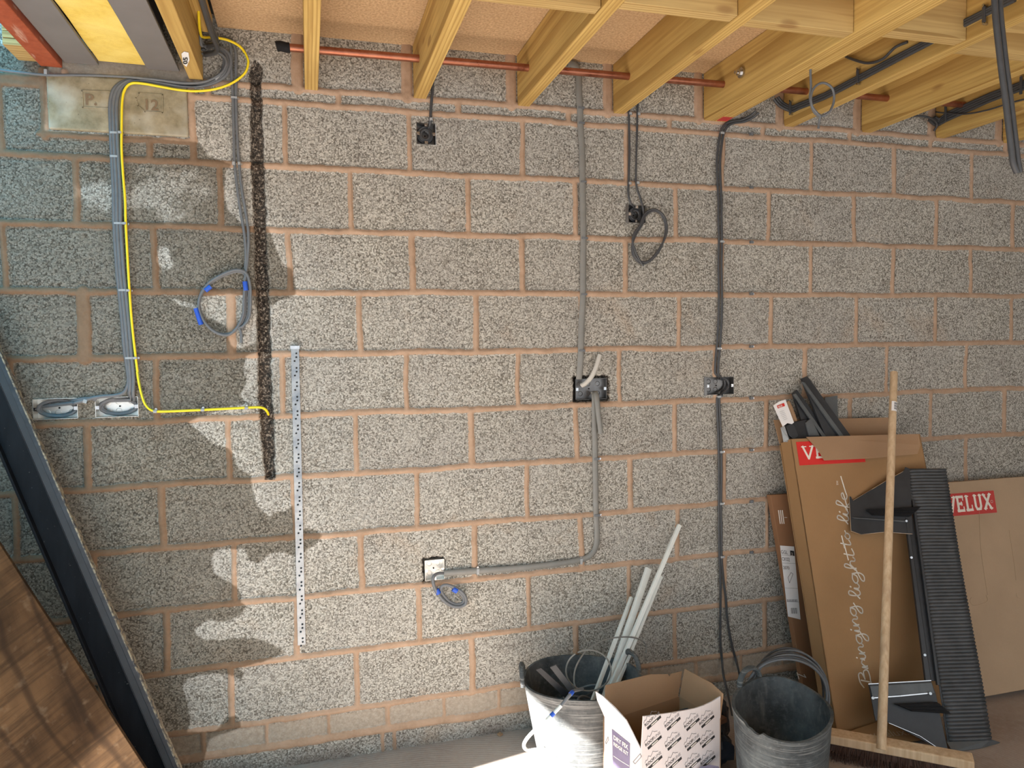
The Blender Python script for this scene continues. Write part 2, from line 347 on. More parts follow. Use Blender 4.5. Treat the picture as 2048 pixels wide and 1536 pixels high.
for k in range(1, 12): segs.append((X0 if k > 1 else -.30, ZJ(k), X1, ZJ(k), .0115))
segs += [(X0, ZJ(1), -.78, ZJ(1), .0115), (X0, .088, X1, .088, .016), (-.26, H0, X1, H0, .012), (X0, 2.49, -.78, 2.49, .012)]
for r, l in rows.items():
    zt, zb = ZJ(r), ZJ(r+1); xs = []
    for px in l:
        d = ray(px, 768); zc = (zt+zb)/2
        lo, hi = 0, 1536                      # pixel row where this column meets the course centre
        for _ in range(30):
            mid = (lo+hi)/2
            if at(px, mid)[2] > zc: lo = mid
            else: hi = mid
        xs.append(at(px, lo)[0])
    a = xs[0]-.45
    while a > X0: xs.append(a); a -= .45
    a = max(xs)+.45
    while a < X1: xs.append(a); a += .45
    for x in xs:
        hw = .0105
        if r == 4 and abs(x-xs[0]) < .01: hw = .021
        if r == 4 and abs(x-xs[1]) < .01: hw = .015
        if r == 1 and -.76 < x < -.28: continue
        segs.append((x, zt, x+random.uniform(-.003, .003), zb, hw+random.uniform(-.0015, .002)))
for x in (-.316,): segs.append((x+.01, 2.52, x+.012, ZJ(2), .012))
segs.append((at(298, 287)[0], 2.30, at(299, 312)[0], ZJ(2), .011)); segs.append((-.765, 2.52, -.765, 2.30, .012)); segs.append((-.78, 2.312, -.30, 2.312, .011))
for i in range(13): segs.append((.20+.45*i-.45*2, H0, .20+.45*i-.45*2, ZJ(1), .011))
for x in (.08, .478, .888, 1.296, 1.711, 2.105, 2.512, 2.928, 3.33, 3.73): segs.append((x-.022, H0, x-.022, 2.9, .021))
bx = [at(p, 1460)[0] for p in (406, 532, 656, 773.5, 886.5, 994.5)]
for i in range(-10, 24): x = bx[0]+.2235*i; segs.append((x, ZJ(11), x, .088, .006 if i % 3 else .009))
for x in (-1.4, -.62, .30, .345, 1.15, 2.0): segs.append((x, .088, x, 0, .007))

def ragged(lo, hi, step): return np.arange(lo, hi, step)
boxes_px = {'A': (66, 156, 797, 838), 'B': (191, 277, 794, 834), 'C': (833, 871, 247, 289), 'D': (1256, 1290, 411, 446), 'E': (1152, 1214, 757, 799), 'G': (1412, 1466, 754, 789), 'H': (850, 889, 1120, 1161)}
BX = {}
for k, (a, b, c, d) in boxes_px.items():
    p, q = at(a, (c+d)/2), at(b, (c+d)/2); r, s_ = at((a+b)/2, c), at((a+b)/2, d)
    BX[k] = (p[0], q[0], s_[2], r[2])
xl = set(np.round(np.concatenate([ragged(X0, -1.05, .03), ragged(-1.05, 3.65, .0065), ragged(3.65, X1+.001, .03)]), 4))
zl = set(np.round(np.concatenate([ragged(0, 2.82, .0065), ragged(2.82, Z1+.001, .03)]), 4))
for b in BX.values():
    for q in b[:2]: xl = {x for x in xl if abs(x-q) > .003} | {round(float(q), 4)}
    for q in b[2:]: zl = {x for x in zl if abs(x-q) > .003} | {round(float(q), 4)}
xs = np.array(sorted(xl)); zs = np.array(sorted(zl)); XX, ZZ = np.meshgrid(xs, zs)
def vnoise(x, z, s, seed):
    r = np.random.default_rng(seed).random((256, 256)); x = (x+9)*s; z = (z+9)*s; xi = np.floor(x).astype(int); zi = np.floor(z).astype(int); fx = x-xi; fz = z-zi; fx = fx*fx*(3-2*fx); fz = fz*fz*(3-2*fz)
    g = lambda a, b: r[a % 256, b % 256]
    return (g(xi, zi)*(1-fx)+g(xi+1, zi)*fx)*(1-fz)+(g(xi, zi+1)*(1-fx)+g(xi+1, zi+1)*fx)*fz
def seg_sd(x, z, s): 
    x0, z0, x1, z1, hw = s; dx, dz = x1-x0, z1-z0; t = np.clip(((x-x0)*dx+(z-z0)*dz)/(dx*dx+dz*dz), 0, 1)
    return np.hypot(x-x0-t*dx, z-z0-t*dz)-hw
WX = XX+(vnoise(XX, ZZ, 7, 1)-.5)*.008+(vnoise(XX, ZZ, 40, 2)-.5)*.004; WZ = ZZ+(vnoise(XX, ZZ, 6, 3)-.5)*.008+(vnoise(XX, ZZ, 38, 4)-.5)*.005
mort = np.full(XX.shape, 1.0)
for s_ in segs:
    i0, i1 = np.searchsorted(xs, [min(s_[0], s_[2])-.06, max(s_[0], s_[2])+.06]); j0, j1 = np.searchsorted(zs, [min(s_[1], s_[3])-.06, max(s_[1], s_[3])+.06])
    if i1 > i0 and j1 > j0: mort[j0:j1, i0:i1] = np.minimum(mort[j0:j1, i0:i1], seg_sd(WX[j0:j1, i0:i1], WZ[j0:j1, i0:i1], s_))
mort = np.minimum(mort, .05)
def poly_sd(x, z, pts):
    d = np.full(x.shape, 9.0); ins = np.zeros(x.shape, bool); n = len(pts)
    for i in range(n):
        a, b = pts[i], pts[(i+1) % n]; d = np.minimum(d, seg_sd(x, z, (a[0], a[1], b[0], b[1]+1e-9, 0)))
        c = ((a[1] > z) != (b[1] > z)) & (x < (b[0]-a[0])*(z-a[1])/(b[1]-a[1]+1e-12)+a[0]); ins ^= c
    return np.where(ins, -d, d)
W2 = lambda l: [tuple(at(x, y)[[0, 2]]) for x, y in l]
damp_px = [(-300,60),(96,100),(92,262),(385,284),(399,285),(414,310),(440,321),(463,330),(452,346),(447,380),(456,420),(480,445),(505,455),(536,457),(545,480),(556,505),(564,528),(572,533),(583,538),(588,560),(592,588),(578,597),(556,601),(542,612),(536,640),(538,700),(512,704),(492,712),(488,742),(493,765),(480,790),(490,806),(450,815),(395,836),(378,846),(406,870),(431,890),(458,896),(467,915),(480,940),(503,950),(505,985),(513,1010),(537,1032),(555,1024),(570,1022),(585,1010),(592,1040),(607,1057),(630,1060),(645,1069),(634,1085),(612,1102),(600,1116),(587,1112),(565,1105),(542,1107),(530,1117),(516,1127),(500,1121),(491,1104),(488,1098),
 (440,1097),(431,1104),(423,1118),(428,1146),(450,1160),(473,1172),(484,1190),(482,1204),(497,1213),(478,1231),(456,1244),(438,1244),(422,1239),(404,1247),(391,1259),(394,1271),(412,1281),(440,1279),(469,1277),(516,1277),(547,1290),(572,1303),(556,1312),(516,1325),(475,1337),(490,1345),(480,1360),(470,1352),(437,1347),(400,1350),(375,1357),(366,1372),(368,1385),(375,1403),(381,1437),(375,1462),(430,1462),(455,1435),(470,1430),(478,1440),(483,1456),(440,1470),(419,1478),(405,1536),(-300,1900)]
damp = poly_sd(XX, ZZ, W2(damp_px))
for hole in ([(345,599),(362,612),(395,618),(402,634),(430,640),(452,652),(462,690),(470,697),(505,690),(514,680),(512,620),(505,592),(455,588),(425,592),(404,592),(398,612),(370,606),(350,597)],):
    damp = np.maximum(damp, -poly_sd(XX, ZZ, W2(hole)))
for cx, cy, r in ((328, 515, .022),(338,528,.012)):
    q = at(cx, cy); damp = np.maximum(damp, r-np.hypot(XX-q[0], (ZZ-q[2])*.55))
salt = np.zeros(XX.shape)
for cx, cy, r in ((200, 390, .10), (330, 385, .13), (410, 390, .08), (255, 400, .06)):
    q = at(cx, cy); salt = np.maximum(salt, np.exp(-(((XX-q[0])/r)**2+((ZZ-q[2])/(r*.6))**2)))
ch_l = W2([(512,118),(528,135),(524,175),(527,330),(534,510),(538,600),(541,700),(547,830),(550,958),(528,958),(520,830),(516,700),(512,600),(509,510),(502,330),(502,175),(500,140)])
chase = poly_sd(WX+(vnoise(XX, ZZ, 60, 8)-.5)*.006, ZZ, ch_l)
smooth = np.clip((ZJ(11)-.01-ZZ)/.01, 0, 1)*.85*np.clip((ZZ-.09)/.01, 0, 1)
pad = np.clip(-np.maximum(np.abs(XX+.51)-.25, np.abs(ZZ-2.545)-.04)/.008, 0, 1); smooth = np.maximum(smooth, pad*.9)
dirt = pad*.35*vnoise(XX, ZZ, 14, 31)+np.clip((.075-ZZ)/.06, 0, 1)*.9*vnoise(XX, ZZ, 8, 9)+np.clip(vnoise(XX, ZZ, 11, 10)-.86, 0, 1)*1.2
# relief (towards the room is negative y)
Y = (vnoise(XX, ZZ, 3, 11)-.5)*-.004 + (vnoise(XX, ZZ, 120, 12)-.5)*.0022*(1-smooth)
bead = np.clip(-mort/.0105, 0, 1); Y = Y - np.sqrt(np.clip(1-(1-bead)**2, 0, 1))*.0075*(.7+.6*vnoise(XX, ZZ, 9, 13))
Y = Y + np.clip((.006-np.abs(mort-.004))/.006, 0, 1)*.0035
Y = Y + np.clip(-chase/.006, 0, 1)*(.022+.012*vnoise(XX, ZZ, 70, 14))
for k in 'EGH':                              # raggedly cut pockets round the recessed boxes
    b = BX[k]; g = .010 if k == 'E' else .008
    if k == 'G': continue
    x0, x1, z0, z1 = b[0]-g, b[1]+g*(1.2 if k == 'E' else .1), b[2]-(g*.8 if k == 'E' else 0), b[3]+g*1.3
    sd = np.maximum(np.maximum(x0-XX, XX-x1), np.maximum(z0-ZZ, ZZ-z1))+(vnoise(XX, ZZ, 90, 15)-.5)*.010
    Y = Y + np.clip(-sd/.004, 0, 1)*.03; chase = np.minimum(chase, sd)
wl = bpy.data.meshes.new('wall_back')
nx, nz = len(xs), len(zs); co = np.stack([XX, Y, ZZ], -1).reshape(-1, 3)
ii, jj = np.meshgrid(np.arange(nx-1), np.arange(nz-1)); ii = ii.ravel(); jj = jj.ravel()
cxm = (xs[ii]+xs[ii+1])/2; czm = (zs[jj]+zs[jj+1])/2; keep = np.ones(len(ii), bool)
for b in BX.values(): keep &= ~((cxm > b[0]) & (cxm < b[1]) & (czm > b[2]) & (czm < b[3]))
ii, jj = ii[keep], jj[keep]; a = jj*nx+ii
fc = np.stack([a, a+1, a+1+nx, a+nx], -1)
wl.vertices.add(len(co)); wl.vertices.foreach_set('co', co.ravel().astype(np.float32))
wl.loops.add(fc.size); wl.loops.foreach_set('vertex_index', fc.ravel().astype(np.int32))
wl.polygons.add(len(fc)); wl.polygons.foreach_set('loop_start', (np.arange(len(fc))*4).astype(np.int32))
wl.update(calc_edges=True); wl.polygons.foreach_set('use_smooth', np.ones(len(fc), bool))
tint = vnoise(np.floor(XX/.45+np.floor(ZZ/.228)*.5), np.floor((ZZ-.189)/.2281), 1.37, 21)
for nme, arr in (('mort', mort), ('damp', damp), ('chase', chase), ('smooth', smooth), ('tint', tint), ('dirt', dirt), ('salt', salt)):
    at_ = wl.attributes.new(nme, 'FLOAT', 'POINT'); at_.data.foreach_set('value', arr.ravel().astype(np.float32))
wl.materials.append(MATS['block_wall']); wo = bpy.data.objects.new('wall_back', wl); COL.objects.link(wo)
tag(wo, 'rough grey concrete block wall with pink mortar and a damp stain', None, None, 'structure')

def struct(name, b, mats, label=None, bevel=0):
    o = b.build(name, mats, None, False, bevel); o['kind'] = 'structure'
    if label: o['label'] = label
    return o
simple('render_wall', (.38, .35, .31), .9, 0, .1, 6, .2)
struct('floor', MB().box(-2.1, 4.9, -4.3, .05, -.12, 0), 'floor_concrete', 'dusty pinkish grey concrete floor')
struct('wall_left', MB().box(-2.1, -2.0, -.73, .06, 0, 3.2).box(-2.1, -2.0, -4.3, -.73, 2.37, 3.2).box(-2.1, -2.0, -4.3, -3.7, 0, 2.37), 'render_wall')
struct('wall_right', MB().box(4.8, 4.9, -4.3, .06, 0, 3.2), 'render_wall')
struct('ceiling', MB().box(-.21, 4.8, -4.25, .03, 2.717, 2.739), 'chipboard', 'brown chipboard deck laid on the joists')
struct('sun_leak_cover', MB().box(-.80, -.15, -4.0, .04, 2.76, 2.79), 'black_plastic')  # unseen cover added over the beams to stop sun leaking in
struct('trim_1', MB().box(-2.0, 4.8, -4.3, -4.25, 2.45, 3.2), 'render_wall')

# ------------------------------------------------------------------ joists, noggins, steel
JX = [.080, .478, .888, 1.296, 1.711, 2.105, 2.512, 2.928, 3.33, 3.73, 4.13]
ordn = ['leftmost', 'second', 'third', 'fourth', 'fifth', 'sixth', 'seventh', 'eighth', 'ninth', 'tenth', 'eleventh']
JL = ['pale timber ceiling joist standing alone at the left end of the copper pipe', 'timber ceiling joist above the small square box high on the wall',
      'timber ceiling joist just left of the flat grey conduit that climbs the wall', 'timber ceiling joist whose underside glows orange, above the two thin grey cables',
      'bolted double timber ceiling joist with a zinc nut and pink corner at the wall', 'timber ceiling joist carrying black cables just right of the bolted double joist',
      'knotty timber ceiling joist right of the knotted cable loop', 'timber ceiling joist carrying a thick black cable bundle near the right edge',
      'timber ceiling joist meeting the wall behind the hanging cable tail', None, None]
for i, x in enumerate(JX[:9]):
    wd = .047; L = 4.2
    b = MB(); b.box(0, wd, -L, -.001, 0, .195)
    t = b.build('ceiling_joist', 'pine', None, False, .002, loc=None); t.location = (x, 0, 2.521)
    tag(t, JL[i], 'joist', 'timber ceiling joists')
    if i == 4:
        b2 = MB().box(.049, .103, -L, -.001, -.001, .192); o = b2.build('second_ply', 'pine', t, False, .002)
        b3 = MB().cyl((-.002, -.29, .095), (-.010, -.29, .095), .020, 16).cyl((-.010, -.29, .095), (-.022, -.29, .095), .012, 6).cyl((-.022, -.29, .095), (-.034, -.29, .095), .006, 10)
        part(b3.build('bolt', 'plated', t, True), 'zinc bolt with nut and washer')
        part(MB().box(.052, .100, -.07, -.016, -.0016, -.0005).build('paint_mark', 'print_red_faded', t), 'pink corner mark')
NG = [(.527, .886, -.84, 'pale timber noggin between the second and third joists at the top of the picture'), (.937, 1.294, -.885, 'timber noggin between the third and fourth joists with a reddish knot'),
      (1.345, 1.709, -.868, 'timber noggin left of the bolted double joist, split by a dark butt joint'), (1.816, 2.103, -.905, 'timber noggin right of the bolted double joist with a cable hole'),
      (2.154, 2.510, -.852, 'timber noggin left of the knotty joist with a pale lower edge'), (2.561, 2.926, -.86, 'timber noggin at the top right behind the hanging cable tail')]
for a, b_, y, lab in NG:
    t = MB().box(0, b_-a, -.0225, .0225, 0, .193).build('timber_noggin', 'pine_x', None, False, .0015); t.location = (a, y, 2.523); tag(t, lab, 'noggin', 'noggins between the joists')
# steel and timber at the top left
def ibeam(x0, x1, z0, h, y0, y1):
    b = MB(); c = (x0+x1)/2
    b.box(x0, x1, y0, y1, z0, z0+.011).box(c-.004, c+.004, y0, y1, z0+.011, z0+h-.011).box(x0, x1, y0, y1, z0+h-.011, z0+h); return b
tag(ibeam(-.692, -.590, 2.545, .2, -3.9, -.02).build('steel_beam', 'steel_paint', None, False, .001), 'grey painted steel beam beside the red beam, left of the yellow insulation', 'beam', 'grey steel beams over the padstone')
tag(ibeam(-.440, -.338, 2.545, .2, -3.9, -.02).build('steel_beam', 'steel_paint', None, False, .001), 'grey painted steel beam between the yellow insulation and the timber', 'beam', 'grey steel beams over the padstone')
b = MB(); n = 60
ys = np.linspace(-3.9, -.03, n)
pl = [(-.588+random.uniform(0, .003), y, 2.556+random.uniform(-.002, .002)) for y in ys]; pr_ = [(-.442-random.uniform(0, .003), y, 2.553+random.uniform(-.002, .002)) for y in ys]
b.add(pl+pr_+[(p[0], p[1], 2.735) for p in pl]+[(p[0], p[1], 2.735) for p in pr_], [(i, i+1, n+i+1, n+i) for i in range(n-1)]+[(2*n+i, 3*n+i, 3*n+i+1, 2*n+i+1) for i in range(n-1)]+[(i, 2*n+i, 2*n+i+1, i+1) for i in range(n-1)]+[(n+i, n+i+1, 3*n+i+1, 3*n+i) for i in range(n-1)]+[(n-1, 3*n-1, 4*n-1, 2*n-1)])
tag(b.build('insulation_batt', 'insulation', None), 'yellow fibrous insulation strip packed between two grey steel beams', 'insulation')
tag(MB().box(-.765, -.700, -3.9, -.015, 2.528, 2.60).build('red_beam', 'red_oxide', None, False, .003), 'rust red painted beam at the far top left corner', 'beam')
tag(MB().box(-.332, -.312, -3.9, -.02, 2.60, 2.73).build('gap_shade_strip', 'black_plastic', None), 'black strip standing in for shade between the grey steel beam and timber', 'strip')  # black strip paints in the shade of the open gap
t = thing('edge_timber', 'doubled timber beam beside the shaded gap with cables along its side', 'beam', (-.27, -.02, 2.53))
MB().box(-.308, -.262, -3.9, -.016, 2.523, 2.716).build('inner_ply', 'pine', t, False, .002)
MB().box(-.262, -.218, -3.9, -.09, 2.66, 2.716).build('outer_ply', 'pine', t, False, .002)
def text_mesh(s, size, frame, mat, name, parent, d=.0008, align='LEFT', bold=0.0, sx=1.0, shear=0.0):
    c = bpy.data.curves.new('t', 'FONT'); c.body = s; c.size = size; c.align_x = align; c.offset = bold; c.shear = shear; c.resolution_u = 3
    o = bpy.data.objects.new('t', c); COL.objects.link(o); bpy.context.view_layer.update()
    me = bpy.data.meshes.new_from_object(o); COL.objects.unlink(o); bpy.data.objects.remove(o); bpy.data.curves.remove(c)
    O, U, V, N = frame
    vs = [tuple(O+U*v.co.x*sx+V*v.co.y+N*d) for v in me.vertices]; fs = [tuple(p.vertices) for p in me.polygons]
    b = MB().add(vs, fs); bpy.data.meshes.remove(me)
    return b if name is None else b.build(name, mat, parent)
# tag with number behind the timber
fr = (np.array([-.3085, -.165, 2.56]), np.array([0, -1., 0]), np.array([0, 0, 1.]), np.array([-1., 0, 0]))
ps = [atz(*q, 2.5195) for q in ((363,108),(368,104),(377,106),(379,120),(373,134),(366,128))]
t = thing('paper_tag', 'small white torn tag printed with black digits behind the timber', 'tag', ps[0])
MB().prism(ps, (0, 0, .0015)).build('paper', 'white_paper', t)
T_ = lambda x, y: atz(x, y, 2.5190)
fr = (T_(374.5, 128), unit(T_(375.5, 106)-T_(374.5, 128)), unit(T_(364, 118)-T_(373, 118)), np.array([0, 0, -1.]))
text_mesh('05', .020, fr, 'print_black', 'digits', t, .001, bold=.0006, sx=3.2)
# tarp and battens far left
b = MB(); nx_, ny_ = 16, 24; vs = []
for j in range(ny_+1):
    for i in range(nx_+1): vs.append((-1.98+1.2*i/nx_, -3.9+3.85*j/ny_, 2.95+.05*math.sin(i*.9+j*.5)+.03*math.sin(j*1.3)))
b.add(vs, [(j*(nx_+1)+i, j*(nx_+1)+i+1, (j+1)*(nx_+1)+i+1, (j+1)*(nx_+1)+i) for j in range(ny_) for i in range(nx_)])
tag(b.build('blue_tarpaulin', 'tarp_blue', None, True), 'blue tarpaulin stretched over the roof gap at far left', 'tarpaulin')
q = at(66, 128, -.03)
b = MB()
for k in range(5): b.box(q[0]-.045, q[0]+.03, -.15, -.02, q[2]+.012+k*.022, q[2]+.032+k*.022, 0)
t = thing('batten_stack', 'short blue tinted battens stacked beside the red beam', 'batten', q); b.build('battens', 'pine_x', t, False, .001)
# padstone
t = thing('padstone', 'pale cast concrete padstone with pressed letters under the steel beams', 'padstone', (-.53, 0, 2.33))
px0, px1, pz0, pz1 = -.752, -.318, 2.326, 2.510
MB().box(px0, px1, -.012, .09, pz0, pz1).build('stone', 'concrete_lintel', t, False, .006)
def engr(x, z): return (x, -.0125, z)
c0 = [at(x, y, -.012) for x, y in ((164,182),(222,184),(222,218),(166,215))]; c1 = [at(x, y, -.012) for x, y in ((278,187),(325,190),(325,226),(290,224),(276,212),(272,196))]
def ribbon(b, pts, wdt, N, d, closed=False, mi=0, th=.0006):
    pts = [np.asarray(p, float) for p in pts]; n = len(pts); M = n if closed else n-1
    for i in range(M):
        a, c = pts[i], pts[(i+1) % n]; 
        if np.linalg.norm(c-a) < 1e-6: continue
        t_ = unit(c-a); s_ = np.cross(t_, N)*wdt/2; e = t_*wdt*.3
        b.obox((a+c)/2+N*d, (c-a)/2+e, s_, N*th/2, mi)
    return b
YN = np.array([0, -1., 0])
for cc_ in (c0, c1): b = MB(); ribbon(b, cc_, .004, YN, .001, True, th=.003); part(b.build('pressed_outline', 'concrete_lintel', t), 'raised border lines')
fr = (at(170, 209, -.0135), np.array([1., 0, 0]), np.array([0, 0, 1.]), YN)
b = text_mesh('P.', .052, fr, None, None, None, .0012, bold=.001); b2 = text_mesh('12', .050, (at(286, 219, -.0135), fr[1], fr[2], YN), None, None, None, .0012, bold=.001)
m = NT('pressed'); m.out((.20, .14, .085), .9); part(b.build('pressed_letter', 'pressed', t), 'pressed letter P.'); part(b2.build('pressed_digits', 'pressed', t), 'pressed number 12')

# copper pipe
t = thing('copper_pipe', 'long copper pipe running through the joists with a taped black end', 'pipe', (0, -.155, 2.61))
MB().cyl((.028, -.155, 2.6085), (3.10, -.155, 2.627), .0135, 24).build('pipe', 'copper', t, True)
b = MB().tube(spline([(-.010, -.155, 2.608), (.004, -.155, 2.611), (.02, -.155, 2.608), (.034, -.155, 2.6085)], 4), .017, 12)
part(b.build('end_cap', 'foam_black', t, True), 'black tape wrapped over the pipe end')

# ------------------------------------------------------------------ metal back boxes
def backbox(name, key, label, depth, proud, recess_flange=0, dark=False, gal='galvanised', group=None):
    x0, x1, z0, z1 = BX[key]; e = .0012; f = -proud; bk = depth-proud; double = (x1-x0) > .1
    t = thing(name, label, 'back box', ((x0+x1)/2, f, z0), group)
    b = MB()
    b.box(x0, x1, bk, bk+e, z0, z1).box(x0, x0+e, f, bk, z0, z1).box(x1-e, x1, f, bk, z0, z1).box(x0, x1, f, bk, z0, z0+e).box(x0, x1, f, bk, z1-e, z1)
    b.build('shell', gal, t, False)
    # knockouts pressed into the back
    kx = [(x0+x1)/2+s*(x1-x0)*(.28 if double else .22) for s in (-1, 1)] ; k = 0
    for cx in (kx if not double else [kx[0], (kx[0]+kx[1])/2-.004, kx[1]]):
        for sz in (-1, 1):
            cz = (z0+z1)/2+sz*(z1-z0)*.23
            ring = [(cx+math.cos(a)*.0095, bk-.0006, cz+math.sin(a)*.0095) for a in np.linspace(0, 2*math.pi, 20, False)]
            MB().tube(ring, .0011, 5, closed=True).build('knockout', gal, t, True)
    MB().cyl(((x0+x1)/2, bk-.003, (z0+z1)/2), ((x0+x1)/2, bk, (z0+z1)/2), .003, 10).build('fixing_screw', 'hole_dark', t)
    lugs = [(x0+.006, (z0+z1)/2), (x1-.006, (z0+z1)/2)] + ([] if double else [((x0+x1)/2, z0+.006), ((x0+x1)/2, z1-.006)])
    for lx, lz in lugs:
        b = MB().box(lx-.006, lx+.006, f+.0005, f+.002, lz-.006, lz+.006); b.cyl((lx, f-.0012, lz), (lx, f+.0006, lz), .0035, 10)
        b.build('lug', 'plated', t, False)
    return t, bk
def in_box(key, u, v):
    x0, x1, z0, z1 = BX[key]; return x0+(x1-x0)*u, z0+(z1-z0)*v
tA, kA = backbox('back_box', 'A', 'shiny double metal back box nearest the black leaning beam, cable coiled inside', .045, .004, gal='galvanised_sunlit')
tB, kB = backbox('back_box', 'B', 'shiny double metal back box below the yellow earth cable bend', .045, .004, gal='galvanised_sunlit')
tC, kC = backbox('back_box', 'C', 'single metal back box high on the wall below the second joist, cable spiralled inside', .035, .004, gal='galvanised_dull')
tD, kD = backbox('back_box', 'D', 'single dark back box beside the hanging cable hoop', .035, .004, gal='galvanised_dull')
tE, kE = backbox('back_box', 'E', 'empty double back box in a ragged pocket on the flat conduit run', .028, -.004, gal='galvanised_dull' if 'galvanised_dull' in MATS else 'steel_dull' if 'steel_dull' in MATS else 'galvanised')
tG, kG = backbox('back_box', 'G', 'double back box on the long black cable run, cable tucked round its right side', .035, .006, gal='galvanised_dull')
tH, kH = backbox('back_box', 'H', 'single back box low on the wall with a taped grey cable tail hanging out', .030, -.002, gal='galvanised_sunlit')
for t_, k in ((tD, 'D'), (tG, 'G')):         # a turned side flange shows beside these two
    x0, x1, z0, z1 = BX[k]; MB().box(x0-.012, x0, -.006, -.0045, z0-.002, z1+.002).build('side_flange', 'galvanised_dull', t_)

# ------------------------------------------------------------------ cables
def cable(name, pts, mat, label, wide=.0055, thin=.0035, off=None, group=None, k=6, cat='cable', parent=None, raw=False, n=10, world=False):
    P = pts if raw else (spline(pts, k) if world else wallpath(pts, off if off is not None else thin+.0095, k))
    o = MB().tube(P, wide, n, flat=(wide, thin)).build(name, mat, parent, True)
    if parent is None: tag(o, label, cat, group)
    return o
def sh(pts, dx, dy=0): return [(p[0]+dx, p[1]+dy)+tuple(p[2:]) for p in pts]
vert = [(262,782),(263,760),(261,730),(258,700),(253,640),(247,580),(243,540),(239,480),(237,440),(236,380),(233,320),(231,280),(230,250),(229,215),(232,190),(240,174),(256,163),(275,159),(300,161),(330,166),(360,171),(395,172),(425,165),(448,150),(457,130),(456,112),(446,100),(430,94),(412,95,.03),(404,100,.05),(399,106,.08)]
def spiral(key, bk, turns, r0, r1, depth0, cu=.5, cv=.5, ph=0, ex=1.0, ez=1.0, n=14):
    cx, cz = in_box(key, cu, cv); out = []
    for i in range(int(turns*n)+1):
        a = ph+2*math.pi*i/n; r = r0+(r1-r0)*i/(turns*n); out.append(np.array([cx+math.cos(a)*r*ex, bk-depth0-.004*math.sin(i*.7)*.3-.006*i/(turns*n), cz+math.sin(a)*r*ez]))
    return out
bw = (BX['B'][1]-BX['B'][0])/2; bh = (BX['B'][3]-BX['B'][2])/2
p1 = wallpath(sh(vert, 4)[:-1], .016)[::-1]+spline([at(266,790,-.012), at(268,800,.004)], 2)+spiral('B', kB, 1.8, .030, .026, .012, ph=.8, ex=2.0, ez=.95)
cable('grey_cable', p1, 'grey_pvc', 'right hand of the grey cables dropping into the back box under the earth cable bend', .006, .0042, raw=True)
p2 = wallpath(sh(vert, -3)[:-1], .016)[::-1]+spline([at(258,785,-.012), at(262,800,.004)], 2)+spiral('B', kB, 1.2, .028, .029, .018, ph=2.2, ex=2.1, ez=.95)
cable('grey_cable', p2, 'grey_pvc', 'middle of the grey cables dropping from the padstone bend', .006, .0042, raw=True)
v3 = [p for p in sh(vert, -9)]; v3 = v3[2:]
left = [(150,806),(165,802),(185,796),(205,793),(230,791),(246,786),(254,774),(257,755)]
p3 = spiral('A', kA, 1.9, .030, .026, .012, ph=2.9, ex=2.0, ez=.95)[::-1]+wallpath([(148,806,.008)]+left+v3[1:-1], .014)
cable('grey_cable', p3, 'grey_pvc', 'outer grey cable turning left to the back box by the black beam', .006, .0042, raw=True)
cable('grey_cable', spiral('A', kA, 1.1, .029, .03, .020, ph=1.0, ex=2.05, ez=.95)[::-1]+wallpath([(148,801,.008),(165,798),(180,797,.010),(193,800,.006)], .012), 'grey_pvc', 'short grey cable linking the two shiny back boxes', .0055, .004, raw=True)
cable('grey_cable', [(-30,132),(0,140),(50,146),(97,150),(150,150),(200,151),(260,154),(320,160),(370,166),(410,163),(440,148),(452,130),(450,116),(438,106),(420,103),(405,108,.05)], 'grey_pvc', 'thin grey cable running along the top of the padstone from the blue corner', .0045, .004, off=.026)
cable('dark_cable', [(399,60,.10),(402,80,.08),(415,97,.05),(430,90,.03),(445,80),(458,84),(462,100),(462,130),(464,160),(466,200),(467,240),(468,280),(469,325),(474,370),(481,420),(489,470),(492,510),(491,535)]+[(492,560),(491,600),(489,630),(480,652),(460,667),(436,666),(414,650),(401,625),(399,600),(410,578),(430,560),(455,548),(478,543),(492,552),(497,575),(498,605),(496,630),(485,655),(478,660)], 'grey_pvc', 'left of the two grey cables feeding the blue taped coil on the damp wall', .005, .004, off=.013)
cable('dark_cable', [(400,70,.10),(404,92,.08),(422,84,.04),(440,75),(460,80),(471,100),(472,140),(472,200),(474,260),(478,325),(484,380),(491,420),(497,470),(495,520),(490,560,.02),(488,600,.02),(486,630,.02),(474,655,.02),(455,670,.02),(430,664,.02),(410,645,.02),(398,618,.02),(401,590,.02),(418,566,.02),(445,549,.02),(472,540,.02),(492,546,.02),(500,570,.02),(501,605,.02),(498,635,.02),(486,652,.02),(478,656,.02),(482,664,.02),(483,686,.02)], 'grey_pvc', 'right of the two grey cables feeding the blue taped coil, with a loose tail', .005, .004, off=.013)
for px_, py_, a, L, lab in ((397,633,75,.030,'long blue tape wrap on the left of the grey coil'), (416,577,-40,.012,'short blue tape wrap at the upper left of the grey coil'), (491,572,85,.016,'blue tape wrap on the right side of the grey coil')):
    c = at(px_, py_, -.020); ca, sa = math.cos(math.radians(a)), math.sin(math.radians(a)); d = np.array([ca, 0, -sa])*L
    tag(MB().tube([c-d, c-d*.3, c+d*.3, c+d], .0075, 12, flat=(.0085, .0085)).build('blue_tape', 'blue_tape', None, True), lab, 'tape', 'blue tape on the coil')
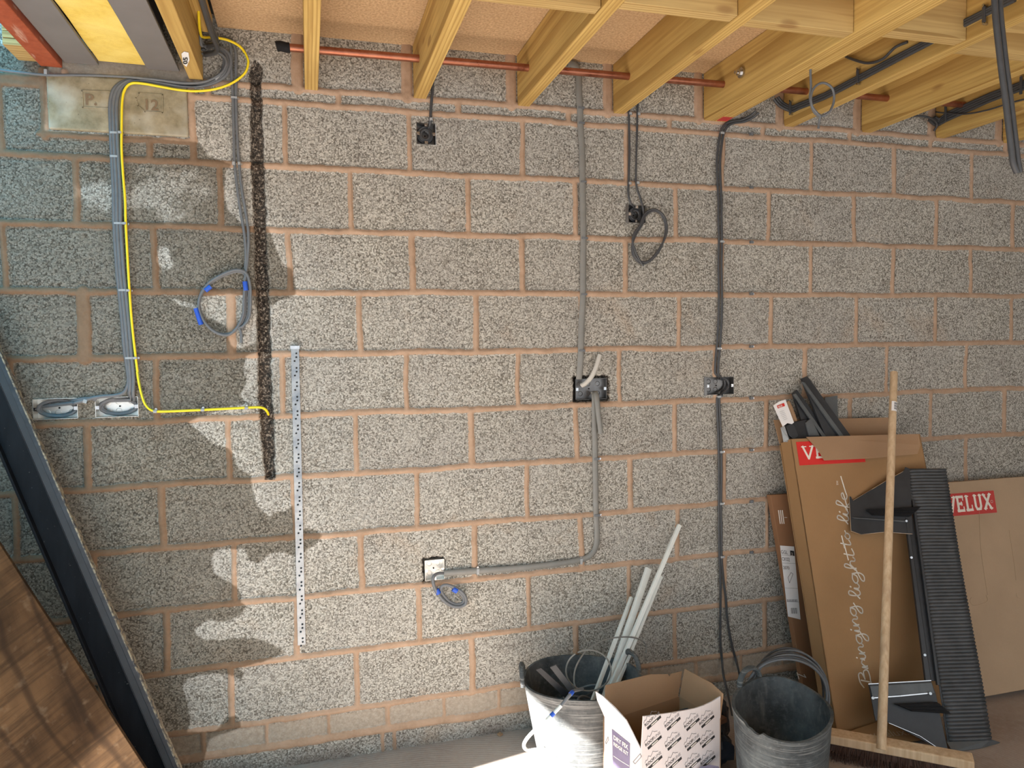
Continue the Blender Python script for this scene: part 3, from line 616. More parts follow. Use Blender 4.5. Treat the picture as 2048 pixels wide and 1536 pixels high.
# earth cable with yellow and green stripes
earth = [(396,-20,.30),(398,40,.22),(401,66,.14),(406,74,.09),(428,75,.03),(455,80),(480,93),(493,112),(496,128),(488,148),(462,167),(430,178),(395,182),(360,180),(320,173),(285,167),(262,167),(249,180),(244,205),(243,250),(243,300),(246,350),(250,400),(251,440),(254,500),(258,570),(263,640),(270,705),(277,760),(285,795),(293,812),(305,821),(325,823),(400,820),(460,817),(500,815),(522,815),(532,820),(537,829,-.012)]
Pe = wallpath(earth, .022)
def stripe(i, k, n):
    z = Pe[min(i, len(Pe)-1)]; ph = {True: 3, False: 0}[i < 60]
    if i < 40: return 1 if (k+2) % n in (3, 4, 5, 6, 7, 8) and i > 26 else 0
    if i > 165: return 1 if k in (1, 2, 3, 7) and i < 190 else (1 if k in (2,) else 0)
    return 1 if k in (1, 2) and i < 110 else (1 if k in (10,) else 0)
tag(MB().tube(Pe, .0045, 12, stripe=stripe).build('earth_cable', ['yellow_pvc', 'green_pvc'], None, True), 'yellow and green striped earth cable bending along the padstone and wall', 'cable')
# boxes C and D
sp = spiral('C', kC, 3.1, .031, .015, .012, ph=1.2)
cable('dark_cable', wallpath([(866,150,.02),(865,180),(862,215),(861,238,.012)], .012)+[np.array([BX['C'][0]+.052, .0, BX['C'][3]-.006])]+sp, 'dark_pvc', 'dark cable dropping from the second joist into the small square back box', .0055, .004, raw=True)
sp = spiral('D', kD, 2.2, .028, .017, .014, ph=1.4)
cable('dark_cable', wallpath([(1258,205),(1258,240),(1259,300),(1258,340),(1257,370),(1257,392),(1262,408,.010)], .012)+sp, 'dark_pvc', 'left of the two thin dark cables, ending coiled inside the single dark back box', .005, .0036, raw=True)
cable('dark_cable', [(1277,190),(1275,220),(1274,260),(1273,300),(1272,345),(1273,372),(1279,392),(1285,412),(1288,432),(1285,448,.02),(1276,462,.02),(1268,478,.02),(1264,496,.02),(1267,512,.02),(1278,525,.022),(1292,526,.022),(1307,516,.022),(1321,497,.022),(1330,470,.022),(1330,446,.022),(1320,427,.022),(1306,422,.022),(1292,430,.022),(1283,447,.024),(1271,465,.026),(1265,490,.026),(1270,512,.026),(1282,523,.026),(1300,520,.026),(1322,492,.026),(1334,462,.026),(1329,434,.026),(1314,420,.026),(1300,420,.026),(1288,430,.026),(1280,450,.028),(1269,466,.028),(1265,482,.028),(1270,500,.028),(1279,520,.028),(1287,532,.028)], 'dark_pvc', 'right of the two thin dark cables, hanging in a loose hoop beside the single box', .0045, .0036, off=.012)
# flat conduit run
cable('flat_conduit', [(1135,128,.02),(1147,128,.02),(1155,138),(1158,155),(1158,185),(1160,215),(1161,250),(1164,300),(1165,364),(1166,420),(1167,476),(1166,540),(1166,590),(1163,650),(1162,700),(1160,735),(1158,758,.002)], 'conduit', 'flat grey oval conduit dropping from the joists to the ragged double box', .0135, .0065, off=.010, cat='conduit', group=None)
cable('flat_conduit', [(1189,787,.003),(1189,800),(1189,850),(1190,900),(1191,960),(1192,1020),(1194,1065),(1192,1092),(1182,1110),(1160,1120),(1120,1127),(1060,1134),(1000,1139),(950,1142),(910,1145),(888,1147,.004)], 'conduit', 'flat grey oval conduit bending left to the low single box', .0125, .0065, off=.010, cat='conduit')
cable('conduit_stub', [(1163,771,-.008),(1172,766,.01),(1184,752,.03),(1193,732,.035),(1200,709,.035)], 'pale_pvc', 'short pale curved conduit end poking up out of the ragged double box', .010, .007, cat='conduit')
cable('conduit_stub', [(1186,786,-.010),(1191,786,.014),(1194,800,.026),(1197,830,.028),(1202,867,.028)], 'conduit', 'short grey conduit end hanging out of the ragged double box', .0115, .007, cat='conduit')
# low box cable
cable('grey_cable', [(889,1146,.004),(876,1147,.02),(868,1152,.034),(866,1163,.036),(870,1177,.034),(877,1189,.03),(889,1203,.028),(904,1212,.028),(919,1214,.028),(930,1209,.028),(932,1199,.028),(927,1188,.028),(916,1179,.028),(904,1173,.028),(892,1170,.028),(884,1173,.026),(882,1181,.024),(889,1193,.022),(900,1204,.022),(913,1209,.022),(925,1206,.022),(928,1197,.022),(921,1187,.022),(911,1180,.022)], 'grey_pvc', 'thick grey cable tail looped below the low single back box', .0065, .0045)
for px_, py_, a, lab in ((875,1183,62,'blue tape wrap where the low grey cable loop closes'), (910,1180,35,'blue tape end on the low grey cable loop')):
    c = at(px_, py_, -.028); ca, sa = math.cos(math.radians(a)), math.sin(math.radians(a)); d = np.array([ca, 0, -sa])*.010
    tag(MB().tube([c-d, c, c+d], .01, 12, flat=(.0105, .009)).build('blue_tape', 'blue_tape', None, True), lab, 'tape')
# long black run
runA = [(1512,222,.05),(1500,232,.03),(1482,240),(1462,243),(1448,251),(1441,266),(1437,290),(1434,320),(1435,360),(1437,400),(1437,440),(1438,483),(1437,530),(1438,590),(1437,640),(1434,690),(1431,720),(1430,746)]
x0, x1, z0, z1 = BX['G']
gz = lambda u, v, y: np.array([x0+(x1-x0)*u, y, z0+(z1-z0)*v])
ins = [gz(.42, 1.02, -.010), gz(.5, .93, .006), gz(.7, .93, .014), gz(.86, .78, .014), gz(.90, .5, .012), gz(.80, .25, .010), gz(.62, .1, .004), gz(.50, .0, -.012)]
dn = [(1434,797),(1435,830),(1437,880),(1438,940),(1438,1005),(1438,1060),(1439,1112),(1441,1160),(1441,1220),(1441,1280),(1444,1320),(1447,1350,.05),(1456,1390,.10),(1464,1430,.2)]
cable('dark_cable', wallpath(runA, .012)+spline(ins, 5)+wallpath(dn, .012), 'dark_pvc', 'left strand of the long black cable run from the joists down to the floor', .0055, .004, raw=True)
ins2 = [gz(.50, 1.02, -.010), gz(.6, .88, .010), gz(.78, .84, .022), gz(.80, .5, .022), gz(.70, .25, .018), gz(.56, .05, .002), gz(.54, -.03, -.012)]
dn2 = [(1438,797),(1440,830),(1442,880),(1443,940),(1442,1005),(1443,1060),(1443,1112),(1446,1150),(1452,1200),(1455,1240),(1464,1290),(1472,1320),(1478,1345,.06),(1484,1380,.14),(1487,1420,.3)]
cable('dark_cable', wallpath(sh(runA, 6, 3), .012)+spline(ins2, 5)+wallpath(dn2, .012), 'dark_pvc', 'right strand of the long black cable run, swinging right towards the empty tub', .0055, .004, raw=True)

# ------------------------------------------------------------------ cable clips
def clip(px_, py_, wd, label, off=.020, h=.007, mat='clip_plastic', rot=0, nail=True, group=None, wire=True):
    c = at(px_, py_, 0); a = math.radians(rot); U = np.array([math.cos(a), 0, math.sin(a)]); V = np.array([-math.sin(a), 0, math.cos(a)])
    t = thing('cable_clip', label, 'clip', (c[0], 0, c[2]), group)
    n = 9; b = MB(); outer = []; 
    for i in range(n+1):
        q = math.pi*i/n; outer.append((math.cos(q)*wd/2, off*min(1, math.sin(q)*1.5)))
    vs = []
    for u, y in outer:
        for s in (-1, 1): vs.append(c+U*u+V*s*h/2+np.array([0, -y, 0]))
    for u, y in outer:
        for s in (-1, 1): vs.append(c+U*u*.88+V*s*h/2+np.array([0, -max(y-.002, -.004), 0]))
    m_ = 2*(n+1); fs = []
    for i in range(n):
        fs += [(2*i, 2*i+1, 2*i+3, 2*i+2), (m_+2*i, m_+2*i+2, m_+2*i+3, m_+2*i+1), (2*i, 2*i+2, m_+2*i+2, m_+2*i), (2*i+1, m_+2*i+1, m_+2*i+3, 2*i+3)]
    b.add(vs, fs).build('saddle', mat, t, True)
    if nail:
        k = c+U*(wd/2+.001); MB().cyl(k+np.array([0, .003, 0]), k+np.array([0, -.012, 0]), .0045, 8).cyl(k+np.array([0, -.012, 0]), k+np.array([0, -.0135, 0]), .0032, 8).build('nail', 'plated', t, True)
    return t
for i, (x, y) in enumerate(((230,268),(230,315),(238,448),(247,581),(260,716))):
    clip(x+1, y, .034, 'clear clip over the grey cable group, ' + ['beside the padstone foot', 'just under the padstone', 'at the bed joint between padstone and coil level', 'level with the top of the coil', 'nearest above the shiny boxes'][i])
for i, (x, y) in enumerate(((243,269),(252,449),(259,582),(273,716))):
    clip(x, y, .014, 'clear clip on the vertical earth cable, ' + ['on the padstone edge', 'at the first joint below the padstone', 'level with the top of the coil', 'just above its bend to the right'][i], h=.008, off=.029)
for x, y, l in ((313,822,'clip on the level earth cable nearest the shiny box'), (407,819,'clip midway along the level earth cable'), (494,815,'clip on the level earth cable nearest the dark chase')): clip(x, y, .012, l, off=.029, h=.012, rot=85)
clip(173, 802, .016, 'small clip on the cables between the two shiny boxes', rot=70, h=.012)
clip(437, 158, .03, 'clear clip at the end of the cable bend right of the padstone', rot=50, h=.009, off=.026)
clip(97, 150, .012, 'white clip on the thin cable at the padstone corner', h=.016, off=.032)
clip(469, 198, .026, 'clip over the pair of cables right of the padstone at the upper joint'); clip(468, 329, .012, 'clip on the left cable of the pair above the damp coil', h=.012); clip(479, 329, .012, 'clip on the right cable of the pair above the damp coil', h=.010)
for x, y, l in ((1160,218,'just under the joists'), (1161,248,'at the second joint under the joists'), (1165,365,'above the hanging hoop level'), (1167,477,'level with the hanging hoop'), (1166,589,'at mid height of the wall'), (1162,701,'nearest above the ragged box')):
    clip(x, y, .031, 'grey saddle on the long vertical conduit ' + l, off=.0185, h=.008, mat='grey_pvc', nail=False)
for x, y, l in ((1191,917,'below the ragged double box'), (1192,1029,'just above the conduit bend')): clip(x, y, .030, 'grey saddle on the lower conduit ' + l, off=.0185, h=.010, mat='grey_pvc')
for x, y, l in ((1160,1121,'at the corner of the bend'), (954,1141,'nearest the low single box')): clip(x, y, .030, 'metal grey saddle on the level conduit ' + l, off=.0185, h=.010, rot=86, mat='clip_plastic')
clip(861, 241, .013, 'small clip on the cable just above the square high box', h=.010)
for x, y, l in ((1258,229,'left thin dark cable at the upper joint'), (1275,230,'right thin dark cable at the upper joint'), (1257,368,'left thin dark cable above the dark box'), (1273,367,'right thin dark cable above the dark box')): clip(x, y, .014, 'clip on the ' + l, h=.010, off=.018)
for y, x, l in ((268,1441,'under the bolted double joist'), (484,1440,'level with the hanging hoop'), (697,1434,'just above its box'), (793,1435,'just under its box'), (903,1440,'two joints under its box'), (1006,1440,'level with the open carton top'), (1112,1441,'where the strands part')): clip(x, y, .022, 'clear clip on the long black cable run, ' + l, off=.019, h=.009)
for i, y in enumerate((270,376,485,588,693,796,899,1002,1103)):
    clip(1500, y, .016, 'empty grey clip in the column beside the black cable run, ' + ['topmost of its column', 'second from the top', 'third from the top', 'fourth from the top', 'middle of its column', 'by the scar mark', 'third from the bottom', 'second from the bottom', 'lowest of its column'][i], off=.018, h=.012, group='empty clips in a vertical column', mat='grey_pvc')

# ------------------------------------------------------------------ perforated strap
t = thing('perforated_channel', 'long galvanised channel with groups of round holes fixed upright on the wall', 'channel', at(602, 1287, 0))
A, B = at(590, 697, -.010), at(603.5, 1290, -.010); d = unit(B-A); sd = unit(np.cross(d, (0, 1, 0))); 
if sd[0] < 0: sd = -sd
L = np.linalg.norm(B-A); N_ = np.array([0, -1., 0]); W_ = .0135
b = MB().obox((A+B)/2, d*L/2, sd*W_, N_*.0007)
b.obox((A+B)/2-sd*W_+N_*-.004, d*L/2, sd*.0006, N_*.0045).obox((A+B)/2+sd*W_+N_*-.004, d*L/2, sd*.0006, N_*.0045)
b.build('channel', 'galvanised', t)
b = MB(); rg = MB(); s_ = .018; g = 0
while s_ < L-.02:
    for k, (u, v) in enumerate(((.004, 0), (.004, .014), (-.0025, .028))):
        c = A+d*(s_+v)+sd*u+N_*.0008; b.cyl(c, c+N_*.0002, .0028, 12)
        rg.tube([c+N_*.0003+d*math.cos(q)*.0034+sd*math.sin(q)*.0034 for q in np.linspace(0, 2*math.pi, 12, False)], .0007, 4, closed=True)
    s_ += .0535
o = b.build('holes', 'hole_dark', t); part(o, 'rows of small round dark holes'); rg.build('hole_rims', 'galvanised', o, True)
part(MB().obox(A-d*.004, d*.006, sd*.0165, N_*.0012).build('end_lip', 'plated', t), 'bright folded end lip')

# ------------------------------------------------------------------ cables on the joists and hanging
def jc(name, pts, label, r=.006, mat='dark_pvc', cat='cable', k=8, group=None): return tag(MB().tube(spline(pts, k), r, 10).build(name, mat, None, True), label, cat, group)
xf = 2.105; f6 = lambda x, y, o=.008: atx(x, y, xf-o)
for i, dz in enumerate((0, .013, .026)):
    pts = [at(1548+i*4, 198-i*2, -.03), at(1560+i*3, 212-i*3, -.035)]+[f6(x, y-i*4.5) for x, y in ((1583,222),(1600,216),(1650,196),(1720,160),(1800,118),(1850,92),(1900,66),(1960,35),(2030,0))]
    jc('dark_cable', pts, ['lowest', 'middle', 'topmost'][i]+' of the three black cables clipped along the sixth joist', .0062, k=6)
for x, y, l in ((1582,220,'near the wall'), (1717,158,'halfway to the noggin'), (1970,36,'beyond the noggin')):
    c = f6(x, y, .010); t = thing('cable_clip', 'dark clip holding the black cables on the sixth joist '+l, 'clip', c)
    MB().obox(c+np.array([-.004, 0, .010]), (.004, 0, 0), (0, .005, 0), (0, 0, .024)).build('saddle', 'dark_pvc', t, False, .002)
    
    for dz in (.038, -.018): MB().cyl(c+np.array([-.008, 0, dz]), c+np.array([.008, 0, dz]), .004, 10).build('nail', 'plated', t, True)
jc('dark_cable', [f6(1690, 112, .0), f6(1704, 118, .012), f6(1735, 126, .012), f6(1765, 118, .012), f6(1790, 95, .012), f6(1815, 84, .004)], 'short sagging black cable above the clipped cables on the sixth joist', .005)
# knotted loop under the double joist
K = lambda x, y, z=.0: atx(x, y, 1.80+z)
q0 = atz(1621, 139, 2.520)
yk = q0[1]
kp = lambda x, y, o=0: at(x, y, yk+o)
jc('dark_cable', [kp(1621,138)+np.array([0,0,.006]), kp(1621,150), kp(1622,175), kp(1620,195,.01), kp(1624,215,.01), kp(1632,228,.01), kp(1645,232), kp(1660,222,-.01), kp(1668,200,-.01), kp(1665,178,-.012), kp(1652,167,-.014), kp(1640,167,-.014), kp(1628,176,-.012), kp(1622,192,-.012), kp(1624,212,-.012), kp(1634,226,-.012), kp(1640,232,-.006), kp(1638,245), kp(1637,257)], 'thin grey cable knotted into a hanging loop under the double joist', .0042, 'grey_pvc')
# long tail hanging by the right edge
z_, y_ = 2.51, atz(1990, 8, 2.51)[1]
hp = lambda x, y: at(x, y, y_)
for i in (0, 1):
    dx = i*10
    jc('dark_cable', [hp(1987+dx,-20)+np.array([0,0,.03]), hp(1990+dx,20), hp(1996+dx,80), hp(2003+dx,140), hp(2011+dx,200), hp(2018+dx,260), hp(2023+dx,300), hp(2026+dx,325), hp(2034+dx*.6,345)], ['left', 'right'][i]+' strand of the thick grey cable tail hanging at the right edge', .0085, 'dark_pvc', k=5)
x8 = 2.512
# cables emerging at noggin top right
f7 = lambda x, y, o=.008: atx(x, y, 2.512-o)
jc('dark_cable', [atx(1884, 30, 2.300), f7(1912, 38, .06), f7(1940, 42, .014), f7(1968, 38), f7(2000, 22), f7(2060, -4)], 'black cable leaving the noggin hole and bending up along the next joist', .006)
jc('dark_cable', [atx(1884, 27, 2.300), atx(1900, 22, 2.33), atx(1925, 12, 2.36), atx(1960, -3, 2.40)], 'black cable leaving the noggin hole straight towards the top edge', .006)
part_ = MB().cyl(atx(1885, 29, 2.30)+np.array([0, -.002, 0]), atx(1885, 29, 2.30)+np.array([0, .004, 0]), .014, 16)
tag(part_.build('cable_hole_disc', 'hole_dark', None), 'dark round cable hole in the noggin right of the double joist', 'hole')  # dark disc added to stand for the shade inside an open hole
f8 = lambda x, y, o=.010: atx(x, y, 2.928-o)
for i in range(4):
    jc('dark_cable', [at(1858+i*4, 240-i*2, -.03), f8(1873+i*2, 250-i*4, .012), f8(1895, 240-i*4.5), f8(1935, 222-i*4.6), f8(1985, 200-i*4.6), f8(2040, 180-i*4.6), f8(2120, 148-i*4.6)], ['lowest', 'second lowest', 'second highest', 'highest'][i]+' cable of the black bundle on the eighth joist at right', .0068, k=5)
jc('dark_cable', [at(1828,232,-.03), at(1850,233,-.05), at(1868,240,-.04), at(1874,250,-.03), at(1868,262,-.02)], 'short dark cable curling off the wall below the eighth joist', .005)
jc('dark_cable', [f8(1872,224,.02), f8(1890,226,.02), f8(1930,228,.02), f8(1975,220,.02), f8(2020,206,.02), f8(2060,196,.02)], 'thin dark cable drooping under the bundle on the eighth joist', .0035)
for x, y, l in ((1893,237,'near the wall'), (2044,182,'at the picture edge')):
    c = f8(x, y, .014); t = thing('cable_clip', 'dark clip round the bundle on the eighth joist '+l, 'clip', c)
    MB().obox(c+np.array([-.006, 0, .022]), (.004, 0, 0), (0, .005, 0), (0, 0, .036)).build('saddle', 'dark_pvc', t, False, .002)
    MB().cyl(c+np.array([-.008, 0, .062]), c+np.array([.008, 0, .062]), .004, 10).build('nail', 'plated', t, True)
jc('dark_cable', [(-.210, -1.2, 2.635), (-.210, -.6, 2.632), (-.210, -.25, 2.628), (-.205, -.11, 2.622), tuple(at(410, 92, -.05))], 'dark cable clipped along the right side of the edge timber', .008)
jc('dark_cable', [(-.210, -1.2, 2.612), (-.210, -.6, 2.612), (-.210, -.25, 2.608), (-.205, -.10, 2.60), tuple(at(410, 110, -.05))], 'second dark cable just below it on the right side of the edge timber', .008)

# ------------------------------------------------------------------ leaning things at the left
def lean_poly(name, px_pts, plane, thick, mats, label, cat, **k):
    P_ = [plane.px(x, y) for x, y in px_pts]; b = MB().prism(P_, -plane.N*thick); return tag(b.build(name, mats, None, False, k.get('bevel', 0)), label, cat)
# black painted channel leaning to the left
bl = Pl(at(360, 1536, -.30), at(430, 1536, -.30), at(105, 920, -.16))
A, B = bl.px(372, 1566), bl.px(-70, 540); d = unit(B-A); L = np.linalg.norm(B-A); sd = unit(np.cross(d, bl.N)); 
if sd[0] > 0: sd = -sd
t = thing('black_channel', 'long black painted steel channel leaning left across the wall corner', 'channel', A)
def strip(name, s0, s1, d0, d1, mat, lab=None):
    c = A+d*L/2+sd*(s0+s1)/2+bl.N*(d0+d1)/2; o = MB().obox(c, d*L/2, sd*(s1-s0)/2, bl.N*abs(d1-d0)/2).build(name, mat, t, False, .0012)
    if lab: part(o, lab)
strip('web', .034, .118, -.050, -.040, 'black_paint'); strip('left_flange', .112, .120, -.050, -.010, 'black_paint')
strip('face', .014, .036, -.045, -.002, 'charcoal', 'dark grey face'); strip('lit_flange', .0025, .0155, -.040, .002, 'black_edge', 'outer face coloured blue grey as if lit'); 
n = 140; b = MB(); vs = []
for i in range(n+1):
    q = A+d*L*i/n; o_ = random.uniform(-.0012, .0012)
    vs += [q+bl.N*.0025+sd*.0035, q+bl.N*.0025-sd*(.0005+o_), q-bl.N*.03-sd*(.0005+o_)]
b.add(vs, [f for i in range(n) for f in ((3*i, 3*i+1, 3*i+4, 3*i+3), (3*i+1, 3*i+2, 3*i+5, 3*i+4))]); part(b.build('ragged_edge', 'raw_edge', t), 'ragged pale outer edge')
strip('inner_line', .0365, .0378, -.040, -.0015, 'black_edge', 'thin grey line')
# brown board
bd = Pl(at(281, 1525, -.46), at(400, 1525, -.46), at(103, 1250, -.40))
e0, e1 = bd.px(332, 1600), bd.px(-120, 905); dd = unit(e1-e0); ss = unit(np.cross(dd, bd.N)); 
if ss[0] > 0: ss = -ss
e0 = e0-dd*(e0[2]-.0)/dd[2] if dd[2] > .1 else e0
LL = (e1-e0)@dd
o = MB().prism([e0, e0+dd*LL, e0+dd*LL*.98+ss*.75, e0+ss*.75*.9+np.array([0, 0, .0])], -bd.N*.018).build('plywood_board', 'plywood', None, False, .0015)
tag(o, 'stained brown plywood board leaning at the lower left corner', 'board')

# ------------------------------------------------------------------ skylight packaging on the right
def quad_on(pl, pts, d=.0008, th=.0005):
    P_ = [pl.px(x, y, d) for x, y in pts]; return MB().prism(P_, pl.N*-th)
def rect_uv(b, pl, u0, v0, u1, v1, d=.0012, th=.0005, mi=0):
    c = pl.p((u0+u1)/2, (v0+v1)/2, d); return b.obox(c, pl.U*(u1-u0)/2, pl.V*(v1-v0)/2, pl.N*th/2, mi)
def slab_word(word, pl, fmap, name, mat, parent, d=.0014):
    # slab serif capitals drawn as strokes in a unit box; fmap(u,v) -> point
    G = {'V': ([((.0,1),(.42,0)),((.42,0),(.84,1))], [((-.1,.97),(.28,.97)),((.58,.97),(.94,.97))], .84),
         'E': ([((.1,0),(.1,1)),((0,.96),(.68,.96)),((0,.04),(.70,.04)),((.1,.5),(.5,.5))], [((.66,.96),(.66,.72)),((.68,.04),(.68,.28)),((.48,.38),(.48,.62))], .74),
         'L': ([((.12,0),(.12,1)),((0,.04),(.64,.04))], [((-.04,.96),(.32,.96)),((.62,.04),(.62,.34))], .68),
         'U': ([((.12,1),(.12,.25)),((.12,.25),(.22,.05)),((.22,.05),(.58,.05)),((.58,.05),(.68,.25)),((.68,.25),(.68,1))], [((-.04,.96),(.30,.96)),((.52,.96),(.84,.96))], .82),
         'X': ([((.04,1),(.76,0)),((.04,0),(.76,1))], [((-.06,.96),(.26,.96)),((.56,.96),(.88,.96)),((-.06,.04),(.26,.04)),((.56,.04),(.88,.04))], .84)}
    b = MB(); x = 0; lay = 0
    for chh in word:
        st, se, wd = G[chh]
        for lst, th in ((st, .17), (se, .08)):
            for (a0, b0), (a1, b1) in lst:
                lay += 1; ribbon(b, [fmap(x+a0, b0), fmap(x+a1, b1)], th*np.linalg.norm(fmap(0, 1)-fmap(0, 0)), pl.N, lay*.00004)
        x += wd+.22
    return b.build(name, mat, parent)
# carton A: large, open at the top
PA = Pl(atz(1674, 1470, 0.003), atz(1674, 1470, 0.003)+(at(1838, 868, -.13)-at(1580, 878, -.13)), at(1580, 878, -.13))
tA_ = thing('skylight_carton', 'tall open brown carton with white handwriting leaning on the wall, parts sticking out', 'carton', PA.O)
TLf, TRf, BLf = PA.px(1581, 878), PA.px(1840, 868), PA.px(1674, 1470)
BRf = BLf+(TRf-TLf); TH = .075; th = .004; Nb = -PA.N
def panel(name, a, b_, c, d_, mat='card_brown', t=tA_, n=None, thk=.004, lab=None):
    n = unit(np.cross(np.asarray(b_)-a, np.asarray(d_)-a)) if n is None else n
    o = MB().prism([a, b_, c, d_], n*thk).build(name, mat, t); 
    if lab: part(o, lab)
    return o
panel('front_panel', BLf, BRf, TRf, TLf, n=Nb)
panel('left_panel', BLf, BLf+Nb*TH, TLf+Nb*TH*.95-PA.V*.01, TLf, n=PA.U, mat='card_brown')
panel('right_panel', BRf, TRf, TRf+Nb*TH, BRf+Nb*TH, n=-PA.U)
bk1, bk2 = PA.px(1545, 838, -TH), PA.px(1780, 838, -TH)
panel('back_panel', BLf+Nb*TH, BRf+Nb*TH, PA.px(1786, 870, -TH), PA.px(1560, 890, -TH), n=Nb, mat='card_brown')
panel('back_flap', PA.px(1560, 888, -TH), PA.px(1790, 880, -TH), PA.px(1776, 835, -TH), PA.px(1548, 840, -TH), n=Nb, mat='card_inner')
panel('bottom_panel', BLf, BRf, BRf+Nb*TH, BLf+Nb*TH, n=PA.V)
fl = [PA.px(1612, 874, .004), PA.px(1836, 868, .006), PA.px(1840, 890, .020), PA.px(1834, 908, .022), PA.px(1740, 917, .020), PA.px(1648, 921, .018), PA.px(1636, 900, .012)]
MB().prism(fl, PA.N*.003).build('folded_flap', 'card_inner', tA_)
# red logo and lettering on the carton
MB().prism([PA.px(*q, .0008) for q in ((1592,884),(1724,877),(1731,924),(1599,931))], PA.N*.0004).build('red_label', 'print_red', tA_)
o0, oU, oV = PA.px(1609, 920, .0016), None, None
def fm(u, v, A0=(1608,918), A1=(1722,909), B0=(1605,893)):
    a = PA.px(*A0, .0018); uu = (PA.px(*A1, .0018)-a)/4.9; vv = PA.px(*B0, .0018)-a; return a+uu*u+vv*v
slab_word('VELUX', PA, fm, 'printed_logo', 'print_white', tA_)
# hand lettering, running up the carton: glyph strokes, pen width constant
GL = {'B': ([[(.05,-.1),(.45,1.7)],[(-.25,1.45),(.3,1.95),(1.0,1.95),(1.05,1.35),(.45,.95)],[(.45,.95),(1.15,.95),(1.2,.2),(.6,-.05),(-.1,.1)]], 1.35),
 'r': ([[(0,0),(.22,1),(.2,.0)],[(.2,.35),(.55,.95),(.8,.8)]], .8), 'i': ([[(0,.3),(.2,1),(.15,.2),(.35,0),(.6,.35)],[(.32,1.55),(.38,1.7)]], .55),
 'n': ([[(0,.3),(.12,1),(.1,0)],[(.1,.3),(.5,1),(.7,.8),(.65,.15),(.8,0),(1.0,.3)]], .95), 'g': ([[(.85,.9),(.4,1),(.05,.55),(.2,.05),(.6,.15),(.85,.95)],[(.85,.95),(.85,-.4),(.55,-1.2),(.15,-1.15),(.3,-.6),(1.2,.15)]], 1.1),
 'l': ([[(0,.2),(.6,1.3),(.72,2.0),(.45,2.1),(.3,1.2),(.3,.2),(.5,0),(.8,.3)]], .7), 'h': ([[(0,.2),(.5,1.3),(.6,2.0),(.38,2.1),(.22,1.2),(.15,0)],[(.18,.4),(.55,1),(.78,.8),(.75,.15),(.9,0),(1.1,.3)]], 1.0),
 't': ([[(.45,1.9),(.25,.3),(.4,0),(.8,.3)],[(-.1,1.25),(1.3,1.6)]], .85), 'o': ([[(.45,1),(.1,.6),(.2,.1),(.55,.1),(.75,.6),(.45,1),(.7,.75),(1.05,.9)]], .95),
 'f': ([[(0,.1),(.6,1.2),(.8,2.0),(.5,2.1),(.35,1.0),(.2,-1.0),(.4,-1.2),(.55,-.3),(.35,.1),(.9,.4)]], .8), 'e': ([[(.1,.4),(.7,.75),(.55,1.05),(.2,.8),(.15,.25),(.45,0),(.9,.25),(2.2,.9)]], .9)}
words = [('Bringing', (1742,1366), (1709,1208)), ('light', (1722,1197), (1706,1096)), ('to', (1702,1094), (1699,1063)), ('life', (1698,1048), (1693,982))]
for wd_, a_, c_ in words:
    a3, c3 = PA.px(*a_, .0016), PA.px(*c_, .0016); tot = sum(GL[c][1] for c in wd_); uu = (c3-a3)/tot; vv = unit(np.cross(PA.N, uu)); vv = vv*.026
    if np.dot(vv, PA.U) > 0: vv = -vv
    b = MB(); x = 0
    for c in wd_:
        for st in GL[c][0]:
            st = [np.array([x+p_[0], p_[1]]) for p_ in st]
            if len(st) > 2: st = spline([np.array([p_[0], p_[1], 0]) for p_ in st], 5)
            ribbon(b, [a3+uu*p_[0]+vv*p_[1] for p_ in st], .0052, PA.N, 0)
        x += GL[c][1]
    b.build('handwritten_word', 'print_white', tA_)
text_mesh('TM', .014, (PA.px(1677, 971, .001), unit(PA.px(1676, 960, 0)-PA.px(1677, 971, 0)), unit(PA.px(1670, 970, 0)-PA.px(1677, 971, 0)), PA.N), 'print_white', 'trademark_letters', tA_, .0006)
# bottom closure and web address
m = NT('print_tan'); m.out((.42, .31, .20), .6)
PW = Pl(atz(1692, 1487, .006), atz(1800, 1487, .006), PA.px(1757, 1440, .006))
MB().prism([PW.px(*q, .001) for q in ((1676,1470),(1757,1443),(1852,1462),(1850,1478),(1796,1487),(1692,1481))], -PW.N*.003).build('bottom_flap', 'card_brown', tA_)
text_mesh('www.velux.com', .052, (PW.px(1702, 1481, .002), unit(PW.px(1800, 1472)-PW.px(1702, 1481)), unit(np.cross(PW.N, unit(PW.px(1800, 1472)-PW.px(1702, 1481)))), PW.N), 'print_tan', 'web_address', tA_, .002)
# left side of the carton: dashed cut line, dark triangles, round icon
SP = Pl(BLf-PA.U*.001, BLf-PA.U*.001+Nb, TLf-PA.U*.001); SP.N = -PA.U
sv = lambda u, v, d=.0006: SP.O+Nb*u+PA.V*v-PA.U*d
LV = np.linalg.norm(TLf-BLf); b = MB()
for k in range(26):
    v = LV*(.30+.016*k); b.prism([sv(.036, v), sv(.040, v), sv(.040, v+.010), sv(.036, v+.010)], -PA.U*.0004)
for k in range(5): 
    v = LV*.30-.01*k; u = .038+.006*k; b.prism([sv(u-.002, v-.006), sv(u+.002, v-.006), sv(u+.003, v), sv(u-.001, v)], -PA.U*.0004)
b.build('dashed_line', 'print_white', tA_)
b = MB().prism([sv(.002, LV*.245), sv(.045, LV*.245), sv(.012, LV*.30), sv(.002, LV*.30)], -PA.U*.0004); b.build('dark_triangle', 'print_grey', tA_)
MB().prism([sv(.004, LV*.66), sv(.05, LV*.71), sv(.05, LV*.725), sv(.03, LV*.735), sv(.004, LV*.735)], -PA.U*.0004).build('dark_triangle', 'print_grey', tA_)
cz_ = LV*.165; rg_ = [sv(.036+.024*math.cos(q), cz_+.032*math.sin(q), .0007) for q in np.linspace(0, 2*math.pi, 28, False)]
